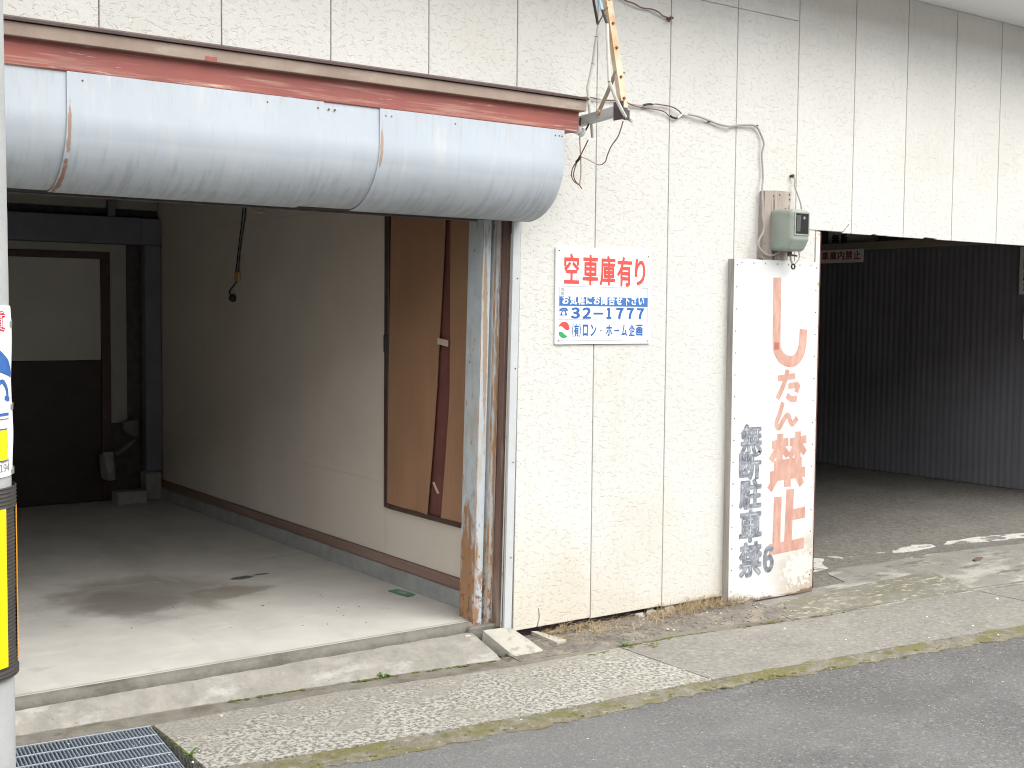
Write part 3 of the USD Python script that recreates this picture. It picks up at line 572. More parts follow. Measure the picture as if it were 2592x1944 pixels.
obj('shutter_bottom_bar', bx(-2.30, 1.66, .062, .072, 1.846, 1.90, .003), DARKMETAL, S)
for x in (-.15, .06, .28, .50, .70, .745, .77, .985, 1.01, 1.30, 1.80, 1.82, 1.835):
    obj('screw', cyl((x, -.305, 2.192), (x, -.3085, 2.192), .0035, 8), RUSTNAIL, S)
Fz = thing('red_fascia_board', 'weathered red painted fascia board with brown metal cap above the shutter housing', 'fascia')
def wob(m, amp):
    v = m.vertices; v[:, 2] += amp*np.sin(v[:, 0]*2.2); v[:, 1] += amp*np.sin(v[:, 0]*3.1+1); return m
red = bx(-2.7, 1.925, -.309, -.268, 2.217, 2.345, .003)
obj('red_board', red, FASCIA_RED, Fz)
obj('red_return', bx(1.885, 1.925, -.267, -.001, 2.219, 2.30, .003), FASCIA_RED, Fz)
obj('under_board', bx(-2.7, 1.884, -.267, -.002, 2.222, 2.24), FASCIA_RED, Fz)
obj('metal_cap', bx(-2.75, 1.945, -.335, -.002, 2.303, 2.348, .002), CAP_METAL, Fz)
sl = Polygon([(.002, 2.44), (.345, 2.358), (.345, 2.3495), (.002, 2.3495)])
m = side_x(sl, 1.951, 4.7); obj('cap_flashing', m, CAP_DARK, Fz)
obj('joint_patch', bx(.26, .30, -.3375, -.3355, 2.303, 2.320, .0005), FASCIA_RED, Fz)

# side window covered with cardboard
WN = thing('side_window', 'brown framed window in the inner side wall covered by cardboard', 'window')
obj('frame', bx(1.755, 1.784, 1.016, 1.058, .44, 2.018, .003), WINFRAME, WN)
obj('frame', bx(1.752, 1.784, .16, 1.015, .438, .462, .003), WINFRAME, WN)
obj('frame', bx(1.755, 1.784, .16, 1.015, 1.995, 2.018, .003), WINFRAME, WN)
obj('board', bx(1.772, 1.784, .16, 1.015, .4625, 1.9945), REDBOARD, WN)
obj('latch', bx(1.745, 1.7545, 1.02, 1.05, 1.24, 1.33, .004), BLACK, WN)
def warped(poly, x, seed, amp):
    V = []; pts = np.array(poly); nz_, ny_ = 34, 10; Fc = []
    zz = np.linspace(pts[0][2], pts[0][3], nz_)
    l = np.interp(np.linspace(0, 1, nz_), pts[0][4], pts[0][5]) if False else None
    return None
def cardboard(name, label, left, right, zl, zr, seed):
    n, k = 30, 9; V = []; t = np.linspace(0, 1, n)
    for ti in t:
        yl = np.interp(ti, np.linspace(0, 1, len(left)), left); yr = np.interp(ti, np.linspace(0, 1, len(right)), right)
        for s in np.linspace(0, 1, k):
            z = (zl[0]*(1-s)+zr[0]*s)*(1-ti)+(zl[1]*(1-s)+zr[1]*s)*ti
            x = 1.762-.006*(1+math.sin(s*5+ti*2+seed))*(1-ti)-.005*(1-ti)*(s > .85)
            V.append((x, yl*(1-s)+yr*s, z))
    V = np.array(V); Fc = []
    for i in range(n-1):
        for j in range(k-1):
            a = i*k+j; Fc += [[a, a+1, a+k+1], [a, a+k+1, a+k]]
    V2 = V+[.003, 0, 0]; m = len(V)
    ring = list(range(k))+[i*k+k-1 for i in range(1, n)]+[(n-1)*k+j for j in range(k-2, -1, -1)]+[i*k for i in range(n-2, 0, -1)]
    F3 = []
    for q in range(len(ring)):
        a, b = ring[q], ring[(q+1) % len(ring)]; F3 += [[a, b, b+m], [a, b+m, a+m]]
    obj(name, trimesh.Trimesh(np.vstack([V, V2]), Fc+[[c+m, b+m, a+m] for a, b, c in Fc]+F3, process=False), CARD, None, smooth=40, label=label, cat='cardboard sheet')
cardboard('cardboard_sheet', 'wide cardboard sheet on the side window, nearer the back of the bay', [1.013, 1.008, 1.0], [.627, .58, .545, .521, .497, .479], (.468, 1.99), (.452, 1.99), 1)
cardboard('cardboard_sheet', 'narrow cardboard sheet on the side window, next to the rusty jamb post', [.505, .47, .44, .442, .444, .444], [.17, .17, .17], (.446, 1.99), (.47, 1.99), 3)
tp = lambda a, b, w: Polygon([(-a[0], a[1]), (-b[0], b[1]), (-b[0], b[1]-w), (-a[0], a[1]-w)])
obj('tape_strip', side_x(tp((.53, 1.325), (.435, 1.315), .03), 1.748, .0012), TAPE, label='pale tape strip bridging the gap between the two cardboard sheets', cat='tape')
obj('tape_strip', side_x(Polygon([(-.606, .622), (-.588, .625), (-.542, .575), (-.56, .570)]), 1.7705, .0012), TAPE, label='short slanted tape scrap low on the red brown window board', cat='tape')

# back door
D = thing('back_door', 'dark brown door with a frosted pane at the back of the open bay', 'door')
obj('casing', [bx(-1.2, 1.43, 4.475, 4.497, 1.856, 1.914, .002), bx(1.431, 1.548, 4.475, 4.497, .62, 1.914, .002)], INPALE, D)
obj('frame', [bx(-1.2, 1.429, 4.465, 4.499, 1.806, 1.855, .003), bx(1.362, 1.429, 4.465, 4.499, .062, 1.805, .003)], WINFRAME, D)
obj('frosted_pane', bx(-1.2, 1.361, 4.478, 4.490, 1.082, 1.805), FROSTED, D)
obj('lower_panel', bx(-1.2, 1.361, 4.474, 4.494, .062, 1.081, .003), DOORDARK, D)
# rubble in the corner
def chunk(c, s, seed):
    r = np.random.default_rng(seed); p = r.uniform(-1, 1, (22, 3)); p = p/np.abs(p).max(1, keepdims=True)*r.uniform(.75, 1, (22, 1)); m = trimesh.Trimesh(p*np.array(s)/2+np.array(c)).convex_hull; return m
obj('concrete_block', bx(1.37, 1.585, 4.16, 4.30, .06, .155, .008), CURB, label='flat pale concrete block on the floor by the back column', cat='concrete block')
obj('concrete_block', chunk((1.36, 4.33, .33), (.10, .10, .22), 5), CURB, label='upright broken concrete lump in the back corner by the door frame', cat='concrete block')
obj('rag', [chunk((1.53, 4.38, .58), (.11, .08, .14), 6), tube([(1.42, 4.36, .40), (1.50, 4.36, .45), (1.56, 4.36, .5)], .02)], RAG, label='crumpled grey rag hanging in the dark back corner', cat='rag')

# hanging cable inside
HC = thing('hanging_cable', 'dark looped cable with a small orange connector hanging on the inner side wall', 'cable')
obj('cable', tube([(1.765, 2.83, 2.455), (1.763, 2.86, 2.1), (1.762, 2.93, 1.85), (1.762, 2.975, 1.69)], .0042), BLACK, HC)
obj('cable', tube([(1.765, 2.78, 2.455), (1.763, 2.815, 2.1), (1.762, 2.90, 1.85), (1.762, 2.935, 1.69)], .0042), BLACK, HC)
obj('connector', bx(1.752, 1.770, 2.915, 2.985, 1.632, 1.692, .004), TERM, HC)
obj('cable', tube([(1.762, 2.96, 1.633), (1.76, 3.0, 1.61), (1.76, 3.07, 1.575), (1.76, 3.075, 1.555), (1.76, 3.03, 1.535)], .0045), BLACK, HC)
sp = trimesh.creation.icosphere(2, .026); sp.apply_translation((1.755, 3.01, 1.525)); obj('plug', sp, BLACK, HC, smooth=True)
hk = thing('ceiling_hook', 'small rusty yellow hook just under the shutter housing', 'hook')
obj('hook', tube([(.62, .08, 1.862), (.62, .08, 1.842), (.635, .08, 1.832), (.655, .08, 1.835), (.66, .08, 1.85)], .003), HOOKY, hk)
# green packet
g = Polygon([(1.642, .812), (1.700, .815), (1.716, .668), (1.658, .648)])
Pk = thing('green_packet', 'flat green packet lying on the concrete floor near the rusty jamb post', 'packet')
obj('packet', flat(g.buffer(-.004).buffer(.004), .0615, .004), PACKET, Pk)
obj('label_print', flat(affinity.scale(g, .5, .35), .0656, .0004), PACKETPALE, Pk)
GLYPHS = {
'空': '8 -5 8 2 46 3 46 27 18 28 18 34 82 34 82 28 54 27 54 2 93 2 93 -5/8 72 47 72 47 73 43 82 50 85 57 72 92 72 92 52 85 52 85 65 16 65 15 49 8 49/57 54 61 59 81 48 92 41 87 36/9 41 24 49 38 59 43 55 30 44 13 35',
'車': '5 7 6 13 46 14 46 21 16 22 16 60 45 61 46 68 9 68 8 75 46 75 46 84 53 84 54 75 92 75 91 68 54 68 54 61 84 60 84 22 54 21 54 14 95 13 95 7 54 6 53 -8 46 -8 46 6|54 28 54 28 77 28 77 38 54 38|54 45 77 44 77 54 54 54|23 28 46 28 46 38 23 38|23 45 46 44 46 54 23 54',
'庫': '20 4 20 10 53 11 53 17 28 17 28 48 53 48 53 54 25 54 25 60 53 60 54 66 61 66 61 60 92 60 92 54 61 54 61 48 87 48 87 17 61 17 61 11 95 10 95 4 61 4 61 -8 54 -7 53 4|61 23 80 23 80 30 61 30|61 36 80 35 80 42 61 43|35 23 53 23 53 30 35 30|35 36 53 35 53 42 35 43/3 -4 8 10 11 24 12 34 12 75 50 75 51 76 47 82 54 84 60 75 95 75 95 69 19 69 19 31 16 11 13 0 9 -8',
'有': '4 30 10 35 19 44 26 53 31 63 31 64 6 64 6 71 34 71 39 84 47 82 43 72 43 71 94 71 94 64 40 64 34 53 34 52 82 52 82 0 81 -4 78 -7 72 -8 61 -8 58 -1 74 0 75 1 74 12 34 12 33 -8 26 -8 25 39 25 39 18 32 9 25|33 19 74 18 75 28 33 29|33 36 74 35 75 45 33 46',
'り': '21 32 22 48 25 79 34 79 31 62 30 54 35 61 40 67 45 71 53 74 60 74 65 72 71 67 74 62 77 54 79 46 79 37 77 25 74 16 70 11 64 6 59 2 51 -1 38 -5 37 -5 32 2 33 2 44 5 54 9 63 16 67 22 71 34 71 46 68 57 63 64 58 66 51 66 46 63 39 57 35 52 31 41 30 33 30 23 22 23',
'内': '10 67 46 67 46 84 54 84 54 67 90 67 90 -1 89 -5 83 -7 67 -8 65 -1 81 0 83 1 83 59 54 59 52 47 53 46 77 22 80 19 79 17 74 14 63 27 50 39 46 32 40 24 32 17 25 12 20 18 31 25 40 36 44 46 46 59 18 60 17 -8 10 -8',
'容': '4 20 17 26 29 33 42 45 50 54 56 52 54 49 56 47 70 35 78 30 96 22 91 16 78 21 78 -8 71 -8 70 -5 30 -5 29 -8 22 -8 22 20 9 14|30 19 30 2 70 2 70 19|31 26 32 26 70 26 61 34 50 43 40 34/8 75 47 75 47 76 43 83 51 85 56 75 92 75 92 57 84 57 84 68 16 68 15 57 8 57/59 59 63 63 64 63 77 54 90 44 85 39 74 48/9 44 24 54 33 63 40 61 36 56 29 49 15 39',
'お': '69 63 72 69 85 61 95 54 91 48 84 53/11 12 11 18 17 25 21 29 32 36 32 54 12 54 12 62 21 61 32 61 32 80 41 80 40 62 60 66 60 66 61 65 61 58 40 55 40 38 56 41 62 42 70 41 75 39 80 36 84 31 86 25 86 16 85 12 82 8 75 2 64 -2 53 -3 50 5 58 5 66 7 73 10 77 14 79 21 78 27 74 31 68 34 64 35 55 34 40 31 40 6 39 1 35 -3 28 -3 20 1 13 6|18 13 19 11 23 7 28 5 31 6 33 9 32 27 24 22 20 18',
'気': '14 45 79 45 80 20 82 6 84 1 87 -1 88 -1 90 3 91 13 95 9 95 4 93 -5 90 -8 86 -8 81 -6 77 -2 75 5 73 12 71 38 14 38/4 49 11 57 16 64 22 75 25 84 33 83 30 74 31 74 92 73 92 67 27 67 19 54 11 44/25 59 83 59 83 53 25 53/7 -3 22 5 35 15 26 22 16 27 21 32 41 21 48 29 52 36 59 34 54 25 47 16 57 8 64 1 59 -4 41 11 29 1 12 -9',
'軽': '4 9 4 16 22 16 22 24 7 24 7 59 22 59 22 66 5 67 5 73 22 74 23 84 29 84 30 74 47 73 47 67 29 66 30 59 45 59 45 40 46 40 57 44 66 50 58 61 55 68 53 71 55 72 55 72 49 73 49 79 88 80 93 77 90 70 87 63 77 50 87 44 97 40 93 34 81 39 71 45 62 39 49 34 45 38 45 24 30 24 29 16 47 16 47 9 29 9 29 -8 23 -8 22 9|60 72 66 62 71 55 78 63 83 72 60 72|28 30 39 30 39 39 29 39|29 53 29 45 39 45 39 53|12 30 23 30 23 39 13 39|12 45 23 45 23 53 13 53/44 1 67 1 67 19 51 19 50 25 67 25 68 38 75 38 75 25 92 25 92 19 75 19 75 2 96 1 96 -5 45 -5',
'に': '41 15 42 27 49 27 48 16 49 13 52 11 55 10 62 8 77 9 90 11 90 3 81 1 67 0 54 2 48 4 45 6 41 11/46 67 69 66 87 67 87 60 69 58 47 59 46 60/12 35 18 76 26 75 23 61 21 43 20 35 20 18 22 19 26 31 30 28 30 27 24 5 23 -3 16 -3 16 -2 13 17',
'問': '55 45 55 80 91 80 92 1 91 -3 88 -6 83 -8 69 -8 66 -1 82 0 84 1 84 44|62 51 83 51 84 59 62 60|62 66 83 65 84 73 62 74/31 0 31 35 68 35 68 6 38 6 38 0|38 13 61 13 61 29 38 29/9 80 45 80 45 45 17 44 16 -8 9 -8|16 66 38 65 38 73 17 74|17 60 17 51 38 51 38 60',
'合': '4 48 18 55 33 64 44 75 52 84 58 81 55 76 65 68 79 58 97 49 92 42 76 51 75 44 25 44 24 49 10 42|29 52 29 51 74 52 62 60 51 71 41 61/20 32 82 32 82 -7 74 -7 73 -2 28 -2 27 -8 20 -8|27 5 73 5 74 25 28 25',
'せ': '5 50 26 52 26 74 34 74 34 53 66 55 66 77 74 77 73 56 92 57 92 49 73 48 71 27 69 23 66 22 51 24 51 30 62 29 64 30 66 42 66 48 34 45 34 16 36 10 39 7 44 6 64 6 81 8 81 0 65 -2 47 -2 38 -1 32 2 29 5 27 12 26 44 6 42',
'下': '6 69 6 77 94 77 94 69 52 69 52 52 54 53 69 45 82 37 89 32 84 25 68 36 52 45 52 -8 44 -8 44 69',
'さ': '16 63 35 62 55 62 55 63 50 79 57 80 58 80 63 63 85 67 86 60 66 55 71 45 77 35 81 30 81 29 77 24 53 27 54 33 67 32 69 33 58 55 36 54 16 55/19 15 19 22 23 33 31 31 27 22 26 16 28 11 31 8 37 5 46 4 62 4 76 6 75 -2 56 -4 43 -4 34 -2 28 1 22 5 20 9',
'い': '67 64 74 67 79 60 83 51 88 38 91 25 92 17 84 14 81 31 77 44 72 56/13 70 22 70 22 47 23 33 25 20 30 12 35 9 39 10 42 13 44 18 48 29 54 22 48 8 43 2 40 0 34 -1 28 1 24 5 19 13 16 23 14 35',
'3': '3 9 8 15 12 11 17 8 25 6 33 8 39 13 40 18 40 22 39 26 37 29 30 33 18 35 18 41 29 43 33 45 36 48 38 53 38 58 36 62 34 65 31 66 23 67 16 64 11 60 6 66 12 71 22 74 31 74 39 71 44 67 46 64 47 59 47 53 46 49 44 45 40 41 35 38 43 34 48 28 50 19 49 14 47 9 43 5 40 2 34 0 29 -1 21 -1 14 1 8 4',
'2': '4 64 8 68 14 72 23 74 30 74 35 73 39 70 43 67 45 62 47 55 47 49 45 42 41 34 37 28 19 8 50 8 50 0 5 0 5 5 21 21 32 35 37 46 38 54 37 59 35 62 33 65 29 66 22 67 19 66 15 64 9 59',
'1': '9 7 25 8 25 8 25 62 12 62 12 68 22 71 27 73 34 73 34 8 35 8 49 7 49 0 9 0',
'7': '5 66 5 73 51 73 51 68 41 53 34 36 31 20 29 0 20 0 22 19 24 33 28 44 33 54 40 65',
'6': '6 33 6 44 9 56 13 65 18 70 26 74 35 74 43 72 50 67 45 62 40 65 34 67 28 66 24 64 21 61 18 56 15 43 15 38 21 43 29 46 35 45 40 44 44 41 47 38 51 29 51 18 48 10 42 3 36 0 28 -1 22 0 16 4 12 9 9 15 6 24|15 30 16 19 18 13 21 9 27 6 32 6 35 7 38 10 42 16 42 25 41 31 37 36 32 38 26 38 20 35',
'9': '5 47 5 54 6 61 9 66 15 72 22 74 30 74 37 71 42 67 46 61 49 53 50 45 50 34 48 23 46 15 43 9 38 4 31 0 21 -1 14 1 9 3 6 6 11 12 15 9 21 7 27 7 32 9 35 12 38 19 40 26 42 35 41 36 36 31 29 28 22 28 18 29 13 31 9 35 6 39|13 48 14 43 16 39 20 36 25 35 29 35 33 37 38 40 41 44 40 52 37 60 34 65 28 67 22 67 17 63 14 56',
'4': '2 20 2 26 32 73 42 73 43 28 52 27 52 20 43 20 42 0 34 0 34 20|12 28 12 28 34 28 34 62',
'ロ': '15 -1 15 68 86 68 86 -1 78 -1 77 5 23 5 23 -1|24 60 23 13 77 13 77 60',
'ン': '14 6 26 9 38 13 47 17 57 23 67 31 75 39 81 46 88 57 92 49 90 45 84 36 76 28 63 16 44 6 23 -1 19 -2/17 67 23 73 41 59 48 52 42 46 31 56',
'・': '40 36 40 40 41 44 43 46 48 48 51 49 55 47 59 44 60 40 60 36 59 32 56 30 53 28 49 28 44 29 42 32',
'ホ': '69 38 76 41 84 30 93 15 86 11 78 26/11 53 11 61 47 61 48 74 47 78 56 78 56 72 56 61 90 61 90 53 56 53 55 3 53 -1 49 -3 33 -2 32 5 45 5 46 5 47 7 47 53/8 15 18 27 27 41 34 38 25 23 15 11',
'ー': '10 43 90 43 90 34 10 34',
'ム': '8 11 21 11 22 12 36 52 42 77 52 75 31 12 75 17 75 18 71 26 64 38 71 41 84 19 93 0 85 -3 79 10 9 2',
'企': '4 48 20 57 30 64 42 75 50 85 56 82 55 79 55 77 69 65 81 57 97 48 92 42 85 46 66 58 50 73 40 63 33 57 16 46 8 42/8 -5 8 2 20 2 21 39 28 39 28 2 47 2 47 57 55 57 55 34 84 34 84 27 55 27 55 2 93 2 93 -5',
'画': '9 53 17 52 17 4 83 4 84 53 91 53 91 -8 84 -8 83 -3 9 -3/9 71 9 77 91 77 91 71/26 59 74 59 74 14 26 14|53 21 67 21 67 34 53 34|54 53 53 40 67 40 67 53|32 21 46 21 46 34 32 34|32 53 32 40 46 40 46 53',
'た': '47 11 48 24 55 24 55 13 56 10 58 8 62 7 68 6 79 6 91 7 90 0 81 -2 67 -2 58 0 53 2 49 5/54 41 54 48 65 49 89 48 89 41 77 42/10 62 27 62 33 63 34 71 35 79 44 79 42 64 60 67 60 59 39 55 31 25 25 6 20 -4 12 -1 17 11 23 26 31 54 11 55',
'ん': '8 -1 19 24 46 78 54 74 54 74 47 62 34 38 35 38 39 40 45 42 51 42 56 39 58 36 59 32 60 13 61 7 65 5 69 4 72 5 77 8 83 15 86 23 88 29 95 23 89 10 82 2 73 -3 69 -4 62 -3 56 0 53 5 52 13 52 27 50 32 47 35 42 35 34 31 27 22 23 14 16 -4',
'禁': '46 49 55 56 64 67 50 68 50 74 67 74 68 84 75 84 75 74 92 74 92 68 77 67 86 57 96 49 91 44 86 48 75 60 75 43 68 43 67 60 57 49 50 44/7 18 7 24 94 24 94 18 54 18 54 -4 51 -7 43 -8 34 -8 31 -2 45 -2 46 -1 46 18/66 11 72 14 86 4 92 -3 87 -7/18 39 83 39 83 33 18 33/4 48 15 58 21 67 21 68 8 68 8 74 24 74 24 84 31 84 32 74 45 74 45 68 31 67 31 67 47 56 43 51 31 59 31 43 24 43 24 59 16 50 9 43/6 -2 16 5 25 14 32 12 25 4 12 -6 11 -6',
'止': '5 -3 5 4 19 5 19 62 26 62 27 5 50 4 50 84 58 84 58 51 90 50 90 43 58 43 58 5 95 4 95 -3',
'無': '76 12 76 12 82 14 93 0 96 -6 89 -8 84 0/4 58 16 69 26 84 33 82 28 73 28 73 91 72 91 66 81 65 81 49 91 49 92 42 81 42 81 25 94 25 94 18 6 18 6 25 19 25 19 42 9 42 8 49 19 49 19 61 19 61 10 53|62 50 73 49 73 66 62 66|62 42 62 25 73 25 73 42|44 50 55 49 55 66 44 66|44 42 44 25 55 25 55 42|26 26 37 25 37 42 26 42|26 50 37 49 37 66 26 66/55 11 62 12 65 4 68 -6 61 -7/35 11 41 12 44 -6 37 -7/5 -5 12 4 17 14 24 12 19 1 12 -8',
'断': '8 80 15 80 15 9 50 9 50 2 9 2/49 -4 54 12 56 24 57 74 76 79 90 84 95 79 83 74 64 69 64 51 96 50 96 44 86 43 85 -8 79 -8 78 43 64 43 64 28 62 13 60 4 55 -8/16 24 24 34 31 47 30 48 18 48 18 54 32 54 32 84 38 84 39 54 53 54 53 48 39 47 39 47 50 34 52 30 48 25 40 37 39 37 38 12 32 12 32 35 24 23 19 18/40 60 47 77 52 76 45 58/19 76 24 77 27 68 28 60 23 58 22 64',
'駐': '47 -5 47 2 67 2 67 28 51 29 51 35 67 35 67 58 48 58 48 65 95 65 95 58 75 58 75 35 92 35 92 29 75 28 75 2 96 2 96 -5/62 81 68 84 77 70 71 67/9 80 45 80 45 74 32 73 32 65 43 64 43 59 32 58 32 49 43 49 43 43 32 43 32 34 46 33 43 2 42 -4 38 -7 26 -7 24 -2 34 -2 36 0 37 4 38 10 35 10 30 23 33 24 38 15 39 27 9 27|15 50 25 49 25 58 15 58|16 43 15 34 25 34 25 43|16 74 15 65 25 65 25 74/23 21 26 22 29 11 30 6 26 5/16 20 19 20 21 11 21 3 17 2/4 0 6 11 8 21 9 22 12 21 9 1 8 -2',
'質': '6 -2 23 3 34 7 34 8 19 8 19 49 52 49 51 50 47 54 50 58 52 63 53 68 54 79 73 81 85 84 90 79 76 76 61 75 60 70 95 69 95 64 79 63 79 51 72 51 72 63 60 63 56 55 52 49 81 49 81 8 65 7 93 -3 90 -8 60 3 62 7 62 8 36 8 36 7 41 4 27 -3 10 -8 9 -8|26 26 74 25 74 32 26 32|26 38 74 37 74 44 26 44|26 20 26 13 74 13 74 20/5 53 9 57 12 63 13 68 13 79 31 81 42 84 47 79 36 77 20 74 20 69 49 69 49 64 38 63 37 51 31 51 30 64 19 63 15 54 10 48',
'イ': '9 36 31 44 50 53 66 65 80 78 86 72 74 60 59 50 60 -3 50 -3 51 44 31 35 13 28',
'ク': '10 39 21 47 31 58 39 68 44 81 53 78 47 67 48 66 77 66 80 67 87 63 81 46 76 37 72 29 64 20 56 12 47 5 37 0 28 -4 20 2 30 5 41 11 50 17 58 25 63 31 70 43 74 51 76 58 42 58 31 45 17 34',
'ヨ': '15 10 74 11 74 33 20 33 20 41 74 41 74 62 17 62 17 70 83 70 83 -2 75 -2 74 2 15 2',
'(': '9 25 10 40 12 55 17 69 24 82 29 79 24 68 20 56 17 42 17 28 18 15 21 4 24 -7 29 -17 24 -19 24 -19 19 -11 15 -1 11 11',
')': '4 -17 12 1 15 13 17 25 17 37 15 53 10 68 4 79 10 82 16 70 21 56 24 41 24 25 21 6 16 -9 10 -19',
'-': '4 31 30 31 30 25 5 25'}
LPTS = {'left': [(2.095, -0.22, 2.708), (2.095, -0.21, 2.656), (2.084, -0.2, 2.538), (2.058, -0.2, 2.432), (2.058, -0.21, 2.357), (2.073, -0.21, 2.278), (2.089, -0.2, 2.221)], 'right': [(1.996, -0.4, 2.663), (1.979, -0.43, 2.53), (1.963, -0.46, 2.41), (1.986, -0.47, 2.351), (2.019, -0.48, 2.292), (2.038, -0.48, 2.27)], 'black_l': [(2.056, -0.23, 2.827), (2.062, -0.23, 2.796), (2.077, -0.225, 2.757), (2.094, -0.22, 2.709)], 'blue': [(1.982, -0.36, 2.789), (1.988, -0.36, 2.764), (1.989, -0.37, 2.734), (1.989, -0.38, 2.719)], 'black_r': [(1.986, -0.38, 2.724), (1.989, -0.39, 2.697), (1.996, -0.4, 2.665)], 'cross': [(2.094, -0.22, 2.708), (2.06, -0.28, 2.715), (2.016, -0.35, 2.716), (1.991, -0.385, 2.721), (2.001, -0.4, 2.733)], 'collar1': [(2.095, -0.21, 2.658), (2.093, -0.21, 2.645)], 'collar2': [(2.085, -0.2, 2.541), (2.08, -0.2, 2.524)], 'collar3': [(1.963, -0.46, 2.414), (1.966, -0.46, 2.401)], 'loop_a': [(2.065, -0.2, 2.209), (2.057, -0.18, 2.172), (2.057, -0.15, 2.138), (2.056, -0.13, 2.119), (2.042, -0.12, 2.09), (2.037, -0.12, 2.057), (2.05, -0.12, 2.035), (2.076, -0.12, 2.021)], 'loop_b': [(2.058, -0.13, 2.118), (2.056, -0.12, 2.094), (2.048, -0.12, 2.063), (2.058, -0.12, 2.037), (2.081, -0.12, 2.02), (2.096, -0.12, 2.004)], 'twist': [(2.062, -0.15, 2.144), (2.059, -0.14, 2.128), (2.053, -0.13, 2.117)], 'pink': [(2.1, -0.1, 2.316), (2.089, -0.11, 2.237), (2.088, -0.12, 2.137), (2.09, -0.12, 2.072), (2.084, -0.12, 2.023)], 'sag': [(2.032, -0.47, 2.254), (2.044, -0.44, 2.222), (2.062, -0.4, 2.197), (2.079, -0.34, 2.168), (2.092, -0.3, 2.136), (2.107, -0.27, 2.114), (2.113, -0.24, 2.102)], 'sag2': [(2.113, -0.24, 2.102), (2.111, -0.21, 2.104), (2.093, -0.18, 2.122), (2.074, -0.16, 2.135), (2.062, -0.15, 2.139)]}

# ---------------------------------------------------------------- lettering
def glyph(c, bold=0.0, fit=None):
    """outline of a character in em units; fit=(x0, y0, x1, y1) stretches it to that box"""
    ps = []
    for poly in GLYPHS[c].split('/'):
        rr = [np.array(list(map(float, r.split()))).reshape(-1, 2)/100 for r in poly.split('|')]
        ps.append(Polygon(rr[0], rr[1:]).buffer(0))
    g = union_all(ps)
    if bold: g = g.buffer(bold, join_style=1, quad_segs=3)
    if fit:
        a, b, c_, d = g.bounds; sx, sy = (fit[2]-fit[0])/(c_-a), (fit[3]-fit[1])/(d-b)
        g = affinity.affine_transform(g, [sx, 0, 0, sy, fit[0]-a*sx, fit[1]-b*sy])
    return g

# the vacancy notice
SX0, SX1, SZ0, SZ1 = 2.040, 2.620, 1.306, 1.749
V = thing('vacancy_notice', 'white notice plate with red lettering and blue phone number on the stucco wall', 'sign')
su = lambda u: SX0+u*(SX1-SX0); sv = lambda v: SZ1-v*(SZ1-SZ0)
SY = -.010
obj('plate', front(sbox(SX0, SZ0, SX1, SZ1).buffer(-.004).buffer(.004), -.002, .007), SIGN_WHITE, V)
def sprint(g, m, name, dy=.0004): return obj(name, front(g, SY+.001, .001+dy), m, V)
fits = [('空', .082, .062, .232, .375), ('車', .268, .068, .428, .385), ('庫', .447, .072, .607, .385), ('有', .628, .076, .786, .390), ('り', .818, .092, .930, .375)]
for c, u0, v0, u1, v1 in fits:
    sprint(glyph(c, .022, (su(u0), sv(v1), su(u1), sv(v0))), RED_PRINT, 'red_character')
fr = lambda u0, v0, u1, v1, w: sbox(su(u0), sv(v1), su(u1), sv(v0)).buffer(-.006).buffer(.006).difference(sbox(su(u0)+w, sv(v1)+w, su(u1)-w, sv(v0)-w).buffer(-.005).buffer(.005))
sprint(union_all([fr(.036, .40, .963, .962, .0011), sbox(su(.038), sv(.7465), su(.961), sv(.7435))]), THIN_PRINT, 'frame_line')
for c, v0, v1 in (('内', .418, .455), ('容', .460, .497)): sprint(glyph(c, 0, (su(.052), sv(v1), su(.083), sv(v0))), THIN_PRINT, 'small_character')
band = sbox(su(.0375), sv(.603), su(.9615), sv(.507)); txt = 'お気軽にお問合せ下さい'; cw = (.93-.058)/len(txt)
letters = []
for k, c in enumerate(txt):
    u0 = .060+k*cw; g = glyph(c, .03); a, b, c_, d = g.bounds
    s = .90*cw*(SX1-SX0); g = affinity.affine_transform(g, [s, 0, 0, s*1.08, su(u0)+.02*s, sv(.590)+.12*s]); letters.append(g)
sprint(band, BLUE_BAND, 'blue_band', .0003)
for g in letters: sprint(g, SIGN_WHITE, 'white_character', .0008)
ph = [('3', .155, .245), ('2', .272, .357), ('-', .385, .485), ('1', .520, .572), ('7', .622, .702), ('7', .735, .812), ('7', .845, .925)]
for c, u0, u1 in ph:
    if c == '-': g = sbox(su(u0), sv(.690), su(u1), sv(.670))
    else: g = glyph(c, .038, (su(u0), sv(.735), su(u1), sv(.618)))
    sprint(g, BLUE_PRINT, 'phone_digit')
P = lambda pts: Polygon([(su(u), sv(v)) for u, v in pts])
tel = union_all([P([(.040+.0, .655), (.048, .633), (.070, .622), (.098, .622), (.118, .633), (.124, .655), (.106, .657), (.102, .643), (.066, .643), (.060, .657)]), P([(.068, .648), (.098, .648), (.119, .702), (.045, .702)]).difference(Point(su(.082), sv(.680)).buffer(.0095))])
sprint(tel, BLUE_PRINT, 'telephone_symbol')
cx, cz, r = su(.083), sv(.850), .0315
disc = Point(cx, cz).buffer(r, 24)
wave = Polygon(np.vstack([np.stack([cx+np.linspace(-1.2, 1.2, 30)*r, cz+.30*r*np.sin(-np.linspace(-1.2, 1.2, 30)*2.6)-.28*r+0*r], 1), [(cx+1.2*r, cz-2*r), (cx-1.2*r, cz-2*r)]]))
topd = affinity.translate(disc.difference(affinity.translate(wave, 0, .34*r)), .08*r, .16*r)
botd = affinity.translate(disc.intersection(affinity.translate(wave, 0, -.10*r)), .06*r, -.20*r)
sprint(topd, RED_PRINT, 'logo_red'); sprint(botd, GREEN_PRINT, 'logo_green')
